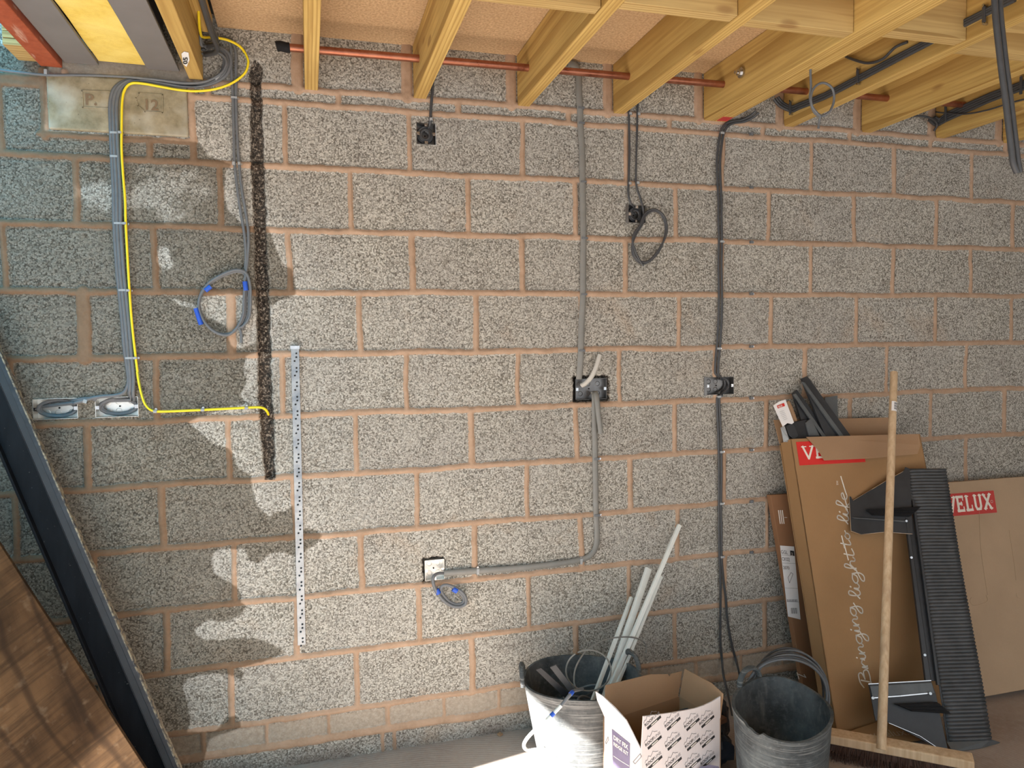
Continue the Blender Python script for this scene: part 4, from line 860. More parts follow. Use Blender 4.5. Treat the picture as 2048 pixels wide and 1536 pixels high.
b = MB().prism(rg_, -PA.U*.0003); o = b.build('round_icon', 'print_white', tA_)
rg_ = [sv(.036+.018*math.cos(q), cz_+.025*math.sin(q), .0011) for q in np.linspace(0, 2*math.pi, 28, False)]
icn = MB().prism(rg_, -PA.U*.0002).build('icon_disc', 'card_brown', tA_)
b = MB(); ribbon(b, [sv(.022, cz_+.019, .0016), sv(.050, cz_-.019, .0016)], .005, -PA.U, 0); ribbon(b, [sv(.029, cz_-.012, .0016), sv(.043, cz_-.012, .0016), sv(.043, cz_+.008, .0016), sv(.029, cz_+.008, .0016)], .003, -PA.U, 0, True); ribbon(b, [sv(.036, cz_-.012, .0016), sv(.036, cz_+.016, .0016)], .003, -PA.U, 0); b.build('icon_strokes', 'print_white', tA_)

# carton B behind, with the white product label
OB = atz(1612, 1408, .003); PB = Pl(OB, OB+PA.U, at(1541, 988, -.047))
BL_, TL_ = PB.px(1614, 1416), PB.px(1541, 990)
tB_ = thing('skylight_carton', 'brown carton with a white product label standing behind the open carton', 'carton', BL_)
TR_ = TL_+PB.U*.62; BR_ = BL_+PB.U*.62
PBc = Pl(BL_, BR_, TL_)
MB().hexa([BL_-PBc.N*.03, BR_-PBc.N*.03, BR_, BL_, TL_-PBc.N*.03, TR_-PBc.N*.03, TR_, TL_]).build('body', 'card_dark', tB_, False, .002)
lb = [PBc.px(*q, .0008) for q in ((1560,1091),(1588,1093),(1601,1239),(1576,1233))]
o = MB().prism(lb, PBc.N*.0004).build('product_label', 'white_paper', tB_)
lu, lv = unit(PBc.px(1588,1094)-PBc.px(1560,1091)), unit(PBc.px(1560,1091)-PBc.px(1576,1233)); 
def lt(s, sz, x, y, mat='print_black'): return text_mesh(s, sz, (PBc.px(x, y, .0015), lu, lv, PBc.N), mat, 'label_text', o, .0006, sx=.8)
lt('GGL', .022, 1562, 1107); lt('CK02', .022, 1563.5, 1121); lt('2070', .020, 1566.5, 1138)
b = MB()
for y in (1110, 1126, 1176, 1203): ribbon(b, [PBc.px(1561+(y-1091)*.112, y, .0016), PBc.px(1588+(y-1094)*.09, y+1, .0016)], .0008, PBc.N, 0)
b.build('label_lines', 'print_black', o); b = MB()
for k in range(7): ribbon(b, [PBc.px(1582+k*1.9, 1216, .0016), PBc.px(1583+k*1.9, 1227, .0016)], .0012+.001*(k % 2), PBc.N, 0)
b.build('label_barcode', 'print_black', o); b = MB()
for k in range(9): ribbon(b, [PBc.px(1574.5+k*2.4, 1199, .0016), PBc.px(1575+k*2.4, 1203.5, .0016)], .002, PBc.N, 0)
b.build('label_barcode', 'print_black', o); b = MB()
ribbon(b, [PBc.px(1579, 1166, .0016), PBc.px(1576, 1155, .0016), PBc.px(1582, 1145, .0016), PBc.px(1586, 1148, .0016), PBc.px(1579, 1166, .0016)], .0014, PBc.N, 0)
b.build('label_drawing', 'print_black', o)
sq = MB().prism([PBc.px(*q, .0018) for q in ((1580,1101),(1588,1102),(1589,1112),(1581,1111))], PBc.N*.0004).build('label_square', 'print_black', o)
text_mesh('2', .017, (PBc.px(1582.5, 1110.5, .0026), lu, lv, PBc.N), 'print_white', 'label_digit', o, .0006)
b = MB()
for k in range(3): ribbon(b, [PBc.px(1557+k*3.8, 1021, .001), PBc.px(1560.5+k*3.8, 1047, .001)], .0045, PBc.N, 0)
ribbon(b, [PBc.px(1569, 1035, .001), PBc.px(1574, 1035, .001)], .002, PBc.N, 0); b.build('printed_bars', 'print_white', tB_)
b = MB(); ribbon(b, [PBc.px(1594, 1345, .001), PBc.px(1598, 1358, .001)], .004, PBc.N, 0); ribbon(b, [PBc.px(1596, 1348, .001), PBc.px(1612, 1355, .001), PBc.px(1608, 1349, .001)], .003, PBc.N, 0); b.build('printed_arrow', 'print_white', tB_)

# beige carton at the right edge
OC = atz(1958, 1394, .035); PC = Pl(OC, OC+np.array([1., 0, 0]), at(1890, 965, -.066))
C0 = PC.px(1958, 1395); CU = np.array([1., 0, 0]); Cl = PC.px(1868, 967)
tC_ = thing('skylight_carton', 'large beige carton with faded red logo leaning against the wall at right', 'carton', C0)
WDT = 1.3; C0 = PC.px(1940, 1399); Cl = PC.px(1868, 967)
MB().hexa([C0-PC.N*.05, C0+CU*WDT-PC.N*.05, C0+CU*WDT, C0, Cl-PC.N*.05, Cl+CU*WDT-PC.N*.05, Cl+CU*WDT, Cl]).build('body', 'card_beige', tC_, False, .003)
MB().prism([PC.px(*q, .0010) for q in ((1885,989),(1987,981),(1994,1025),(1899,1033),(1886,1034))], PC.N*.0004).build('red_label', 'print_red_faded', tC_)
def fm2(u, v):
    a = PC.px(1897, 1025, .002); return a+(PC.px(1984, 1017, .002)-a)/4.75*u+(PC.px(1892, 995, .002)-a)*v
slab_word('VELUX', PC, fm2, 'printed_logo', 'print_white', tC_)
rr_ = [PC.px(1983.5+2.2*math.cos(q), 1003+2.6*math.sin(q), .002) for q in np.linspace(0, 2*math.pi, 14, False)]; b = MB(); ribbon(b, rr_, .001, PC.N, 0, True); b.build('registered_mark', 'print_white', tC_)
for pts in ([(1943,1195),(1940,1202),(1948,1211),(1968,1206),(1975,1200),(1972,1190)], [(1958,1016),(1962,1100),(1975,1190)], [(2018,1060),(2028,1125),(2032,1160)], [(2033,1186),(2034,1194),(2042,1196)]):
    b = MB().tube(spline([PC.px(x, y, .0005) for x, y in pts], 5), .0012, 6); b.build('crease', 'card_beige', tC_, True)

# dark profiles and leaflets sticking out of the open carton
ins = lambda x, y, k=.45: PA.px(x, y, -TH*k)
def strip3(name, pts, n, thk, mat, label, cat, extra=None):
    t = thing(name, label, cat, pts[0]); MB().prism(pts, n*thk).build('plate', mat, t, False, .001); return t
t = strip3('flashing_profile', [ins(1604,757,.3), ins(1615,752,.3), ins(1628,770,.3), ins(1702,872,.3), ins(1720,960,.3), ins(1688,962,.3)], Nb, .014, 'charcoal', 'long dark grey metal profile leaning up out of the open carton, highest tip', 'profile')
MB().prism([ins(1604,763,.15), ins(1610,765,.15), ins(1688,872,.15), ins(1684,880,.15)], Nb*.010).build('raised_lip', 'charcoal_light', t, False, .001)
t = strip3('flashing_profile', [ins(1586,786,.5), ins(1594,779,.5), ins(1662,872,.5), ins(1680,960,.5), ins(1640,960,.5)], Nb, .012, 'charcoal', 'dark grey metal profile just left of the longest one in the open carton', 'profile')
MB().prism([ins(1587,789,.3), ins(1592,787,.3), ins(1652,872,.3), ins(1648,878,.3)], Nb*.008).build('raised_lip', 'charcoal_light', t, False, .001)
b = MB().prism([ins(1650,795,.7), ins(1675,791,.7), ins(1676,840,.7), ins(1680,940,.7), ins(1700,940,.7), ins(1662,842,.7)][:4]+[ins(1655,930,.7)], Nb*.002)
tag(b.build('metal_sheet', 'charcoal_light', None), 'thin dark sheet standing upright behind the profiles in the open carton', 'sheet')
b = MB().prism([ins(1569,846,.35), ins(1590,843,.35), ins(1612,838,.35), ins(1628,852,.35), ins(1640,880,.35), ins(1640,940,.35), ins(1590,940,.35), ins(1578,875,.35)], Nb*.022)
t = thing('plastic_bracket', 'chunky black plastic bracket poking out beside the white leaflet', 'bracket', ins(1590,900,.35)); b.build('body', 'black_plastic', t, False, .003)
MB().prism([ins(1572,852,.2), ins(1584,845,.2), ins(1590,852,.2), ins(1598,872,.2), ins(1588,880,.2), ins(1578,870,.2)], Nb*.012).build('hinge', 'charcoal', t, False, .003)
MB().prism([ins(1612,845,.25), ins(1622,836,.25), ins(1640,872,.25), ins(1618,872,.25)], Nb*.010).build('arm', 'charcoal_light', t, False, .002)
t = thing('leaflet', 'white folded leaflet with a small red logo rising from the open carton', 'leaflet', ins(1560,850,.1))
p4 = [ins(1547,811,.1), ins(1558,803,.1), ins(1571,799,.1), ins(1588,845,.1), ins(1584,848,.1), ins(1575,846,.1), ins(1566,853,.1)]
MB().prism(p4, Nb*.003).build('sheet', 'white_paper', t)
LF = Pl(p4[0], p4[2], p4[0]+np.array([0,0,.1])) 
MB().prism([ins(*q, .07) for q in ((1554,811.5),(1568,806),(1570,812),(1556,817))], Nb*.0008).build('red_logo', 'print_red', t)
a_, c_ = ins(1556.5, 815.8, .06), ins(1568.5, 811.2, .06); text_mesh('VELUX', .011, (a_, unit(c_-a_), unit(ins(1554.5,811,.06)-a_), PA.N), 'print_white', 'logo_letters', t, .0008, sx=.72, bold=.0003)
b = MB()
for k in range(6): ribbon(b, [ins(1559+k*1.6, 824+k*3.2, .07), ins(1568+k*1.3, 821+k*3.2, .07)], .0007, PA.N, .0005)
b.build('small_print', 'print_grey', t)
tag(MB().tube(spline([ins(1574,803,.6), ins(1582,820,.6), ins(1592,850,.6), ins(1600,880,.6), ins(1606,930,.6)], 4), .011, 14).build('rolled_paper', 'card_inner', None, True), 'rolled brown paper tube beside the white leaflet', 'roll')
tag(MB().prism([ins(1562,855,.08), ins(1569,852,.08), ins(1578,878,.08), ins(1579,884,.3), ins(1568,884,.3)], Nb*.004).build('paper_strip', 'clip_plastic', None), 'pale bluish grey strip of paper below the white leaflet', 'paper')

# ------------------------------------------------------------------ flashing frame with pleated apron
F0, F1, F2 = atz(1900, 1499, .004), atz(1984, 1495, .004), at(1813, 938, -.20)
PF = Pl(F0, F1, F2)
tF = thing('roof_flashing', 'charcoal skylight flashing frame with a pleated apron leaning on the cartons', 'flashing', F0)
TLp, TRp, BLp, BRp = PF.px(1813, 938), PF.px(1890, 938), PF.px(1895, 1483), PF.px(1982, 1480)
nr = 78; ns = 8; vs = []; cols = 7
for i in range(nr*ns+1):
    f = i/(nr*ns); a = TLp+(BLp-TLp)*f; c = TRp+(BRp-TRp)*f; ph = abs(math.sin(math.pi*i/ns)); 
    for k in range(cols):
        g = k/(cols-1); e = (.0035*ph) if 0 < k < cols else 0
        x = a+(c-a)*(g+(.012*math.sin(i*math.pi*2/ns) if k == cols-1 else 0)); vs.append(x+PF.N*(e+.004*math.sin(f*7+g*2)))
M_ = nr*ns
b = MB().add(vs, [(i*cols+k, i*cols+k+1, (i+1)*cols+k+1, (i+1)*cols+k) for i in range(M_) for k in range(cols-1)])
o = b.build('pleated_apron', 'pleated', tF, True); part(o, 'black corrugated apron'); md = o.modifiers.new('solid', 'SOLIDIFY'); md.thickness = .002; md.offset = -1
# beaded seam between apron and frame
seam = [TLp+(BLp-TLp)*f+PF.N*(.004+.0012*((i % 2)*2-1)) for i, f in enumerate(np.linspace(0, 1, 180))]
MB().tube(seam, .0035, 6).build('seam', 'pleated', tF, True)
# long side bar
def fp(pts, d, thk, name, mat, bev=.001): 
    return MB().prism([PF.px(x, y, d) for x, y in pts], -PF.N*thk).build(name, mat, tF, False, bev)
fp([(1811,1035),(1816,1035),(1862,1362),(1852,1364)], .012, .012, 'side_bar', 'charcoal'); fp([(1816,1035),(1826,1035),(1874,1362),(1862,1362)], .003, .006, 'side_channel', 'black_plastic'); fp([(1825,1000),(1829,1000),(1880,1370),(1875,1370)], .014, .012, 'side_ridge', 'charcoal')
for x, y in ((1823, 1115), (1850, 1310)): MB().cyl(PF.px(x, y, .012), PF.px(x, y, .016), .005, 10).build('rivet', 'plated', tF, True)
# top bracket
tb = fp([(1698,993),(1702,993),(1706,1001),(1770,963),(1807,942),(1811,934),(1819,937),(1826,1068),(1770,1064),(1722,1069),(1702,1062)], .010, .004, 'top_bracket', 'charcoal')
b = MB()
ribbon(b, [PF.px(*q, .012) for q in ((1698,993),(1702,1062),(1722,1069),(1770,1064),(1824,1068))], .0022, PF.N, 0); ribbon(b, [PF.px(*q, .012) for q in ((1706,1001),(1770,963),(1806,943))], .0018, PF.N, 0); part(b.build('edge_line', 'plated', tb), 'bright cut edge')
MB().prism([PF.px(*q, .012) for q in ((1703,1035),(1708,1037),(1814,1045),(1812,1042))], PF.N*.006).build('folded_rib', 'charcoal_light', tb, False, .001)
MB().cyl(PF.px(1813, 1042, .012), PF.px(1813, 1042, .020), .0045, 10).build('screw', 'plated', tb, True)
# bottom bracket
bb = fp([(1737,1368),(1862,1361),(1872,1388),(1880,1428),(1896,1500),(1882,1500),(1776,1444),(1751,1441)], .010, .004, 'bottom_bracket', 'charcoal')
b = MB(); ribbon(b, [PF.px(*q, .013) for q in ((1737,1368),(1862,1361))], .0028, PF.N, 0); part(b.build('edge_line', 'plated', bb), 'bright upper cut edge'); b = MB(); ribbon(b, [PF.px(*q, .013) for q in ((1778,1446),(1840,1472),(1882,1500))], .0016, PF.N, 0); part(b.build('edge_line', 'plated', bb), 'thin lower cut edge'); b = MB(); ribbon(b, [PF.px(*q, .018) for q in ((1744,1396),(1800,1392),(1862,1386))], .004, PF.N, 0)
part(b.build('rod', 'plated', bb), 'bright steel rod')
MB().prism([PF.px(*q, .011) for q in ((1739,1372),(1862,1365),(1868,1386),(1744,1394))], PF.N*.004).build('folded_rib', 'charcoal_light', bb, False, .001)
for x, y in ((1746,1396),(1861,1387)): MB().cyl(PF.px(x, y, .016), PF.px(x, y, .026), .0055, 10).build('screw', 'plated', bb, True)
# foam combs
def comb(pts, name, lab):
    P_ = [PF.px(x, y, .030) for x, y in pts]; b = MB().prism(P_, -PF.N*.018); q0, q1 = P_[0], P_[1]
    for i in range(46):
        for j in range(3):
            f = (i+.5)/46; a = P_[0]+(P_[1]-P_[0])*f; c = P_[3]+(P_[2]-P_[3])*f; x = a+(c-a)*(j+.5)/3; b.obox(x+PF.N*.002, unit(P_[1]-P_[0])*.0016, unit(c-a)*.0045, PF.N*.003)
    part(b.build(name, 'foam_black', tF), lab)
comb([(1735,1019),(1842,1013),(1822,1032),(1748,1029)], 'foam_comb', 'upper black foam comb'); comb([(1792,1408),(1874,1404),(1902,1428),(1828,1423)], 'foam_comb', 'lower black foam comb')
# lead foot
b = MB().prism([PF.px(1893,1484,.002), PF.px(1982,1480,.002), atz(2000,1486,.004), atz(1960,1497,.004), atz(1905,1505,.004)], np.array([0, 0, .003])); part(b.build('foot_lip', 'charcoal_light', tF), 'flat lip resting on the floor')

# ------------------------------------------------------------------ broom
h0, h1 = atz(1763, 1490, .095), at(1788, 745, -.13)
H0_, H1_ = atz(1655, 1467, .10), atz(1949, 1521, .10); hu = unit(H1_-H0_); hn = unit(np.cross(hu, (0, 0, 1))); 
if hn[1] > 0: hn = -hn
tb = thing('broom', 'wooden broom with dark brown bristles leaning on the cartons', 'broom', ((H0_+H1_)/2)*np.array([1, 1, 0]))
H0_ = H1_-hu*.56; hc = (H0_+H1_)/2+hn*-.02
cs = []; 
MB().obox(hc+np.array([0, 0, -.016]), hu*.28, unit(-hn+np.array([0, 0, .15]))*.027, np.array([0, 0, .017])).build('head', 'handle_wood', tb, False, .005)
b = MB(); rb = random.Random(3)
for i in range(1500):
    u = rb.uniform(-.272, .272); v = rb.uniform(-.020, .020); top = hc+hu*u-hn*v+np.array([0, 0, -.030]); fl_ = rb.uniform(-.012, .012)
    tip = top+hu*(u*.08+fl_)+(-hn)*(v*.9+rb.uniform(-.008, .008)); tip[2] = .0015+rb.random()*.006
    r = .0011; s1 = hu*r; s2 = hn*r; b.add([top-s1, top+s1, top+s2, tip-s1*.6, tip+s1*.6, tip+s2*.6], [(0,1,4,3),(1,2,5,4),(2,0,3,5)])
b.obox(hc+np.array([0, 0, -.045]), hu*.268, hn*.017, np.array([0, 0, .02]))
o = b.build('bristles', 'bristle', tb); o['kind'] = 'stuff'; part(o, 'dense dark brown bristles')
ho = MB().cyl(h0+(h0-h1)*.01, h1, .0165, 24, r2=.0155).build('handle', 'handle_wood', tb, True, 0)
hd = unit(h1-h0); tocam = unit(CAM-(h0+h1)/2); tocam = unit(tocam-hd*np.dot(tocam, hd)); hs = np.cross(hd, tocam)
if hs[0] < 0: hs = -hs
def on_handle(f, ang, r=.0166): c = h0+(h1-h0)*f; return c+(tocam*math.cos(ang)+hs*math.sin(ang))*r
f0, f1 = .873, .903; b = MB(); n = 10
vs = [on_handle(f, a, .0170) for f in (f0, f1) for a in np.linspace(-.3, 1.2, n)]
b.add(vs, [(i, i+1, n+i+1, n+i) for i in range(n-1)]); st_ = b.build('sticker', 'white_paper', ho, True)
b = MB()
for k in range(8):
    fa = f0+.006+k*.0028; vv = [on_handle(f, a, .0174) for f in (fa, fa+.0012+.0007*(k % 3 == 0)) for a in np.linspace(.3, 1.1, 6)]; b.add(vv, [(i, i+1, 7+i, 6+i) for i in range(5)])
b.build('barcode', 'print_black', ho)

# ------------------------------------------------------------------ rubber tubs
def tub(name, c, rt, rb_, h, ax, label, mat, handles, dip=.0, torn=False, wob=.0):
    # c centre on the floor, rt=(a,b) rim half axes turned by ax, rb_ base radius
    t = thing(name, label, 'tub', c); n = 72; rings = []; U = np.array([math.cos(ax), math.sin(ax), 0]); V = np.array([-math.sin(ax), math.cos(ax), 0]); c = np.asarray(c, float)
    def rim_h(q): return h+dip*(math.cos(2*q)-1)*.5+wob*math.sin(3*q+1)
    def ring(f, ins=0.0):
        o = []
        for i in range(n):
            q = 2*math.pi*i/n; a = rb_+(rt[0]-rb_)*f**.85-ins; b_ = rb_+(rt[1]-rb_)*f**.85-ins; z = .002+(rim_h(q)-.002)*f
            if torn and f > .93 and abs(q-torn) < .22: z -= .012*(1-abs(q-torn)/.22)+.004*math.sin(i*2.3)
            o.append(c+U*a*math.cos(q)+V*b_*math.sin(q)+np.array([0, 0, z]))
        return o
    fs_ = [0, .12, .24, .36, .48, .6, .72, .84, .93, .97, 1.0]; out_ = [ring(f, 0 if f < .95 else -.004) for f in fs_]; inn = [ring(f, .006) for f in fs_[::-1][:-1]]+[[p_+np.array([0, 0, .008]) for p_ in ring(0, .006)]]
    R_ = out_+inn; vs = [p_ for r in R_ for p_ in r]; k = len(R_)
    fc_ = [(j*n+i, j*n+(i+1) % n, (j+1)*n+(i+1) % n, (j+1)*n+i) for j in range(k-1) for i in range(n)]+[tuple(range(n))[::-1], tuple(range((k-1)*n, k*n))]
    ms_ = [1 if j >= 10 else 0 for j in range(k-1) for i in range(n)]+[0, 1]; MB().add(vs, fc_, ms_).build('body', [mat, 'tub_inner'], t, True)
    for q in handles:
        ce = c+U*rt[0]*math.cos(q)+V*rt[1]*math.sin(q); tg = unit(-U*rt[0]*math.sin(q)+V*rt[1]*math.cos(q)); rad = unit(ce-c); z0 = rim_h(q)
        hp_ = spline([ce+tg*.058+np.array([0, 0, z0-.012]), ce+tg*.045+rad*.004+np.array([0, 0, z0+.022]), ce+tg*.018+rad*.006+np.array([0, 0, z0+.042]), ce-tg*.018+rad*.006+np.array([0, 0, z0+.042]), ce-tg*.045+rad*.004+np.array([0, 0, z0+.022]), ce-tg*.058+np.array([0, 0, z0-.012])], 6)
        MB().tube(hp_, .009, 10, flat=(.009, .012)).build('handle', mat, t, True)
    return t
tub('rubber_tub', (1.035, -.262, 0), (.222, .200), .165, .315, -.15, 'grey dusty rubber tub holding offcuts and white trunking, left of the printed carton', 'tub_rubber_dusty', (math.pi-.15, .35), .0, wob=.004)
T2 = np.array([1.575, -.735, 0]); a2 = math.atan2(.81, .585)
tub('rubber_tub', T2, (.222, .158), .136, .345, a2, 'empty scuffed black rubber tub in front of the cable coil', 'tub_rubber', (.75,), .0, torn=math.pi-.55, wob=.006)
# plank lengths of white mini trunking in the first tub
def trunk(topx, topy, mx, my, ytop, w1, label, zb=.07, w2=.010, ymid=-.20):
    a = at(topx, topy, ytop); c = at(mx, my, ymid); d_ = unit(c-a); L_ = (a[2]-zb)/(-d_[2]); e = a+d_*L_; s_ = unit(np.cross(d_, (0, 1, 0))); 
    if s_[0] < 0: s_ = -s_
    nn = unit(np.cross(d_, s_)); t = thing('trunking_length', label, 'trunking', e, 'white trunking lengths in the tub')
    m_ = (a+e)/2; b = MB().obox(m_+nn*w2/2, d_*L_/2, s_*w1/2, nn*.0008).obox(m_+s_*w1/2, d_*L_/2, s_*.0008, nn*w2/2).obox(m_-s_*w1/2, d_*L_/2, s_*.0008, nn*w2/2).obox(m_-nn*w2/2, d_*L_/2, s_*w1/2, nn*.0008)
    b.build('channel', 'white_plastic', t)
    MB().obox(m_+nn*(w2/2+.0012)*(1 if np.dot(nn, CAM-m_) > 0 else -1), d_*L_/2, s_*w1*.36, nn*.0006).build('lid', 'white_plastic', t)
trunk(1263, 1195, 1212, 1330, -.06, .013, 'shortest white trunking length standing in the dusty tub')
trunk(1297, 1137, 1230, 1335, -.045, .026, 'widest white trunking length, flat face forward, in the dusty tub')
trunk(1359, 1050, 1238, 1335, -.03, .016, 'longest white trunking length reaching highest from the dusty tub', ymid=-.215)
trunk(1322, 1153, 1248, 1335, -.05, .012, 'thin white trunking length leaning just right of the longest one', ymid=-.215)
for i, (cx, cy, ra, rb2, y) in enumerate(((1177, 1341, 45, 41, -.30), (1205, 1330, 57, 55, -.24))):
    P_ = []
    for q in np.linspace(-.6 if i else 0, (2.4 if i else 2)*math.pi*.98, 60 if i == 0 else 60):
        P_.append(at(cx+ra*math.cos(q+2.2)*(1.0), cy-rb2*math.sin(q+2.2), y+.02*math.sin(q*1.3)))
    if i: P_ = [at(*q) for q in ((1150,1372,-.33),(1148,1362,-.32),(1150,1340,-.30),(1160,1318,-.28),(1176,1298,-.26),(1198,1284,-.24),(1225,1276,-.22),(1257,1274,-.20),(1280,1279,-.18),(1292,1290,-.17),(1292,1306,-.19))]; P_ = spline(P_, 6)
    tag(MB().tube(P_, .0032, 8).build('wire_loop', 'conduit', None, True), ['round loop of grey wire standing in the dusty tub', 'arching grey wire passing over the white trunking lengths'][i], 'wire')
# inner debris
def dtub(x, y, z, dx=0): return atz(x, y, z)
debr = [((1072,1340),(1082,1336),(1145,1392),(1130,1396)), ((1100,1335),(1112,1330),(1150,1380),(1142,1388))]
for i, pp in enumerate(debr):
    pq = [at(x, y, -.36) for x, y in pp]; tag(MB().prism(pq, np.array([.002, .006, 0])).build('plastic_offcut', 'black_plastic' if i == 0 else 'dark_pvc', None), ['black plastic offcut jutting over the left rim of the dusty tub', 'dark strip offcut inside the dusty tub'][i], 'offcut')
bb_ = MB(); rr = random.Random(5)
for k in range(7):
    P_ = []; cx, cy = 1.07+rr.uniform(-.05, .05), -.30+rr.uniform(-.04, .04); ra = rr.uniform(.06, .13); z0 = .17+k*.008
    for q in np.linspace(0, 6.2, 30): P_.append((cx+ra*math.cos(q+k), cy+ra*.9*math.sin(q+k), z0+.02*math.sin(q*2+k)))
    tag(MB().tube(P_, .0045, 7).build('cable_offcut', ['grey_pvc', 'dark_pvc', 'grey_pvc'][k % 3], None, True), 'coiled cable offcut lying in the dusty tub', 'cable', 'cable offcuts heaped in the dusty tub')
t = thing('cable_offcut', 'pale cable tail with blue tape hanging over the front of the dusty tub', 'cable', at(1050, 1495, -.53))
P_ = spline([at(1165,1378,-.40), at(1150,1381,-.46), at(1143,1386,-.515), at(1125,1408,-.525), at(1108,1426,-.53), at(1088,1445,-.535), at(1066,1464,-.54), at(1052,1480,-.54), at(1048,1492,-.54), at(1055,1500,-.54), at(1075,1499,-.54), at(1090,1497,-.53)], 6)
MB().tube(P_[:20], .006, 10).build('grey_sheath', 'grey_pvc', t, True); MB().tube(P_[19:], .006, 10).build('pale_sheath', 'white_plastic', t, True)
for x, y in ((1145,1384),(1106,1428)):
    i = min(range(len(P_)), key=lambda k: np.linalg.norm(P_[k]-at(x, y, -.525))); i = max(1, min(i, len(P_)-2)); MB().tube([P_[i-1], P_[i], P_[i+1]], .0075, 10).build('tape_wrap', 'blue_tape', t, True)

# coil of cable behind the empty tub
for i in range(6):
    P_ = []; y = -.46-.012*i; cx, cy = 1577+rr.uniform(-5, 5), 1392; ra, rb2 = 78+i*2.2-5, 96-i*4.5
    for q in np.linspace(0, 2*math.pi, 56, False): P_.append(at(cx+ra*math.cos(q)*(1+.03*math.sin(2*q+i)), cy-rb2*math.sin(q), y+.01*math.sin(q+i)))
    mz = min(p_[2] for p_ in P_); P_ = [p_+np.array([0, 0, max(0, .006-mz)]) for p_ in P_]
    tag(MB().tube(P_, .0045, 8, closed=True).build('cable_coil', 'grey_pvc' if i % 2 else 'dark_pvc', None, True), ['outermost dark', 'second, paler grey', 'third, dark', 'fourth, paler grey', 'fifth, dark', 'rearmost grey'][i]+' turn of the cable coil standing behind the empty tub', 'cable coil', 'turns of cable behind the empty tub')

# ------------------------------------------------------------------ printed carton
R0, R1, R2, R3 = (np.array(q) for q in ((1.072, -.705, 0), (1.415, -.612, 0), (1.362, -.420, 0), (1.020, -.510, 0)))
Zr = .262; up = np.array([0, 0, Zr]); tR = thing('printed_carton', 'open white carton patterned with dark roof logos between the two tubs', 'carton', (R0+R2)/2)
PR = Pl(R0, R1, R0+up); PLf = Pl(R3, R0, R3+up)
ft0, ft1 = PR.px(1287, 1433), PR.px(1441, 1393)
fr_ = [R0, R1, PR.px(1441, 1400), ft1]+[PR.px(*q) for q in ((1425,1403),(1408,1411),(1390,1417),(1370,1421),(1340,1426))]+[ft0, R0+up]
MB().prism(fr_, -PR.N*.004).build('front_panel', ['card_white'], tR)
MB().prism([p_-PR.N*.0042 for p_ in fr_], -PR.N*.0008).build('front_liner', 'card_inner', tR)
lf = [R3, R0, PLf.px(1281, 1497), PLf.px(1262, 1462), PLf.px(1252, 1440), PLf.px(1232, 1418), PLf.px(1209, 1408)]
MB().prism(lf, -PLf.N*.004).build('left_panel', 'card_white', tR)
lo_ = [PLf.px(1209,1434,.001), PLf.px(1281,1498,.001), PLf.px(1264,1463,.012), PLf.px(1252,1440,.02), PLf.px(1230,1415,.03), PLf.px(1206,1393,.045), PLf.px(1191,1383,.055), PLf.px(1194,1400,.045)]
c_ = sum(lo_)/len(lo_); b = MB().add(lo_+[p_-PLf.N*.003 for p_ in lo_], [tuple(range(8)), tuple(range(8, 16))[::-1]]+[(i, (i+1) % 8, 8+(i+1) % 8, 8+i) for i in range(8)]); b.build('left_flap', 'card_white', tR)
MB().prism([R3, R2, R2+up, R3+up], np.array([.02, .1, 0])*.04).build('back_panel', 'card_inner', tR)
PBk = Pl(R3+up, R2+up, R3+up+np.array([0, .035, .1]))
MB().prism([R3+up, R2+up-PBk.U*.006, PBk.px(1364,1343), PBk.px(1342,1348), PBk.px(1339,1353), PBk.px(1336,1349), PBk.px(1301,1349), PBk.px(1256,1360), PBk.px(1211,1371)], np.array([.02, .1, 0])*.03).build('back_flap', 'card_inner', tR)
MB().prism([R1, R2, R2+up, R1+up], np.array([.1, .02, 0])*.04).build('right_panel', 'card_inner', tR)
PRt = Pl(R2+up, R1+up, R2+up+np.array([.02, .0, .1]))
MB().prism([R2+up, R1+up, PRt.px(1446,1388), PRt.px(1423,1367), PRt.px(1369,1338)], np.array([.1, .02, 0])*.03).build('right_flap', 'card_inner', tR)
MB().prism([R0+(0,0,.002), R1+(0,0,.002), R2+(0,0,.002), R3+(0,0,.002)], np.array([0, 0, .003])).build('bottom_panel', 'card_inner', tR)
# repeated roof logos
def roofline(px_, py_, sc=.74, frame=PR, side=None):
    o = frame.px(px_, py_, .0006); a = frame.px(px_+34, py_-31, .0006); 
    if side is not None: a = side
    U = unit(a-o); N = frame.N; V = unit(np.cross(N, U)); L_ = .083*sc; b = MB()
    t1 = text_mesh('ROOF', .0200*sc, (o+V*.004, U, V, N), None, None, None, .0, bold=.0003); t2 = text_mesh('LINE', .0200*sc, (o+V*.004+U*L_*.66, U, V, N), None, None, None, .0, bold=0)
    b.add(t1.v, t1.f); b.add(t2.v, t2.f, 1)
    b.obox(o+U*(L_*.60)-V*.010*sc+N*.0002, U*L_*.52, V*.0062*sc, N*.0002, 0)
    b.obox(o+U*(L_*.60)-V*.010*sc+N*.0006, U*L_*.22, V*.0022*sc, N*.0002, 2)
    mts = [(.0,.026),(.10,.034),(.2,.030),(.34,.044),(.46,.033),(.55,.037),(.7,.047),(.82,.036),(1.0,.028)]
    ribbon(b, [o+U*L_*u+V*v*sc for u, v in mts], .0009, N, .0002, mi=1)
    b.build('roof_logo', ['print_black', 'print_grey', 'print_white'], tR)
for r in range(4):
    for k, (x, dy) in enumerate(((1291, 0), (1331, 2), (1370, 3), (1403, -3), (1429, -12))):
        y = 1456+r*40-(0 if k < 3 else 0)+dy
        if k < 4: roofline(x+r*1.2-(3 if k == 3 else 0), y)
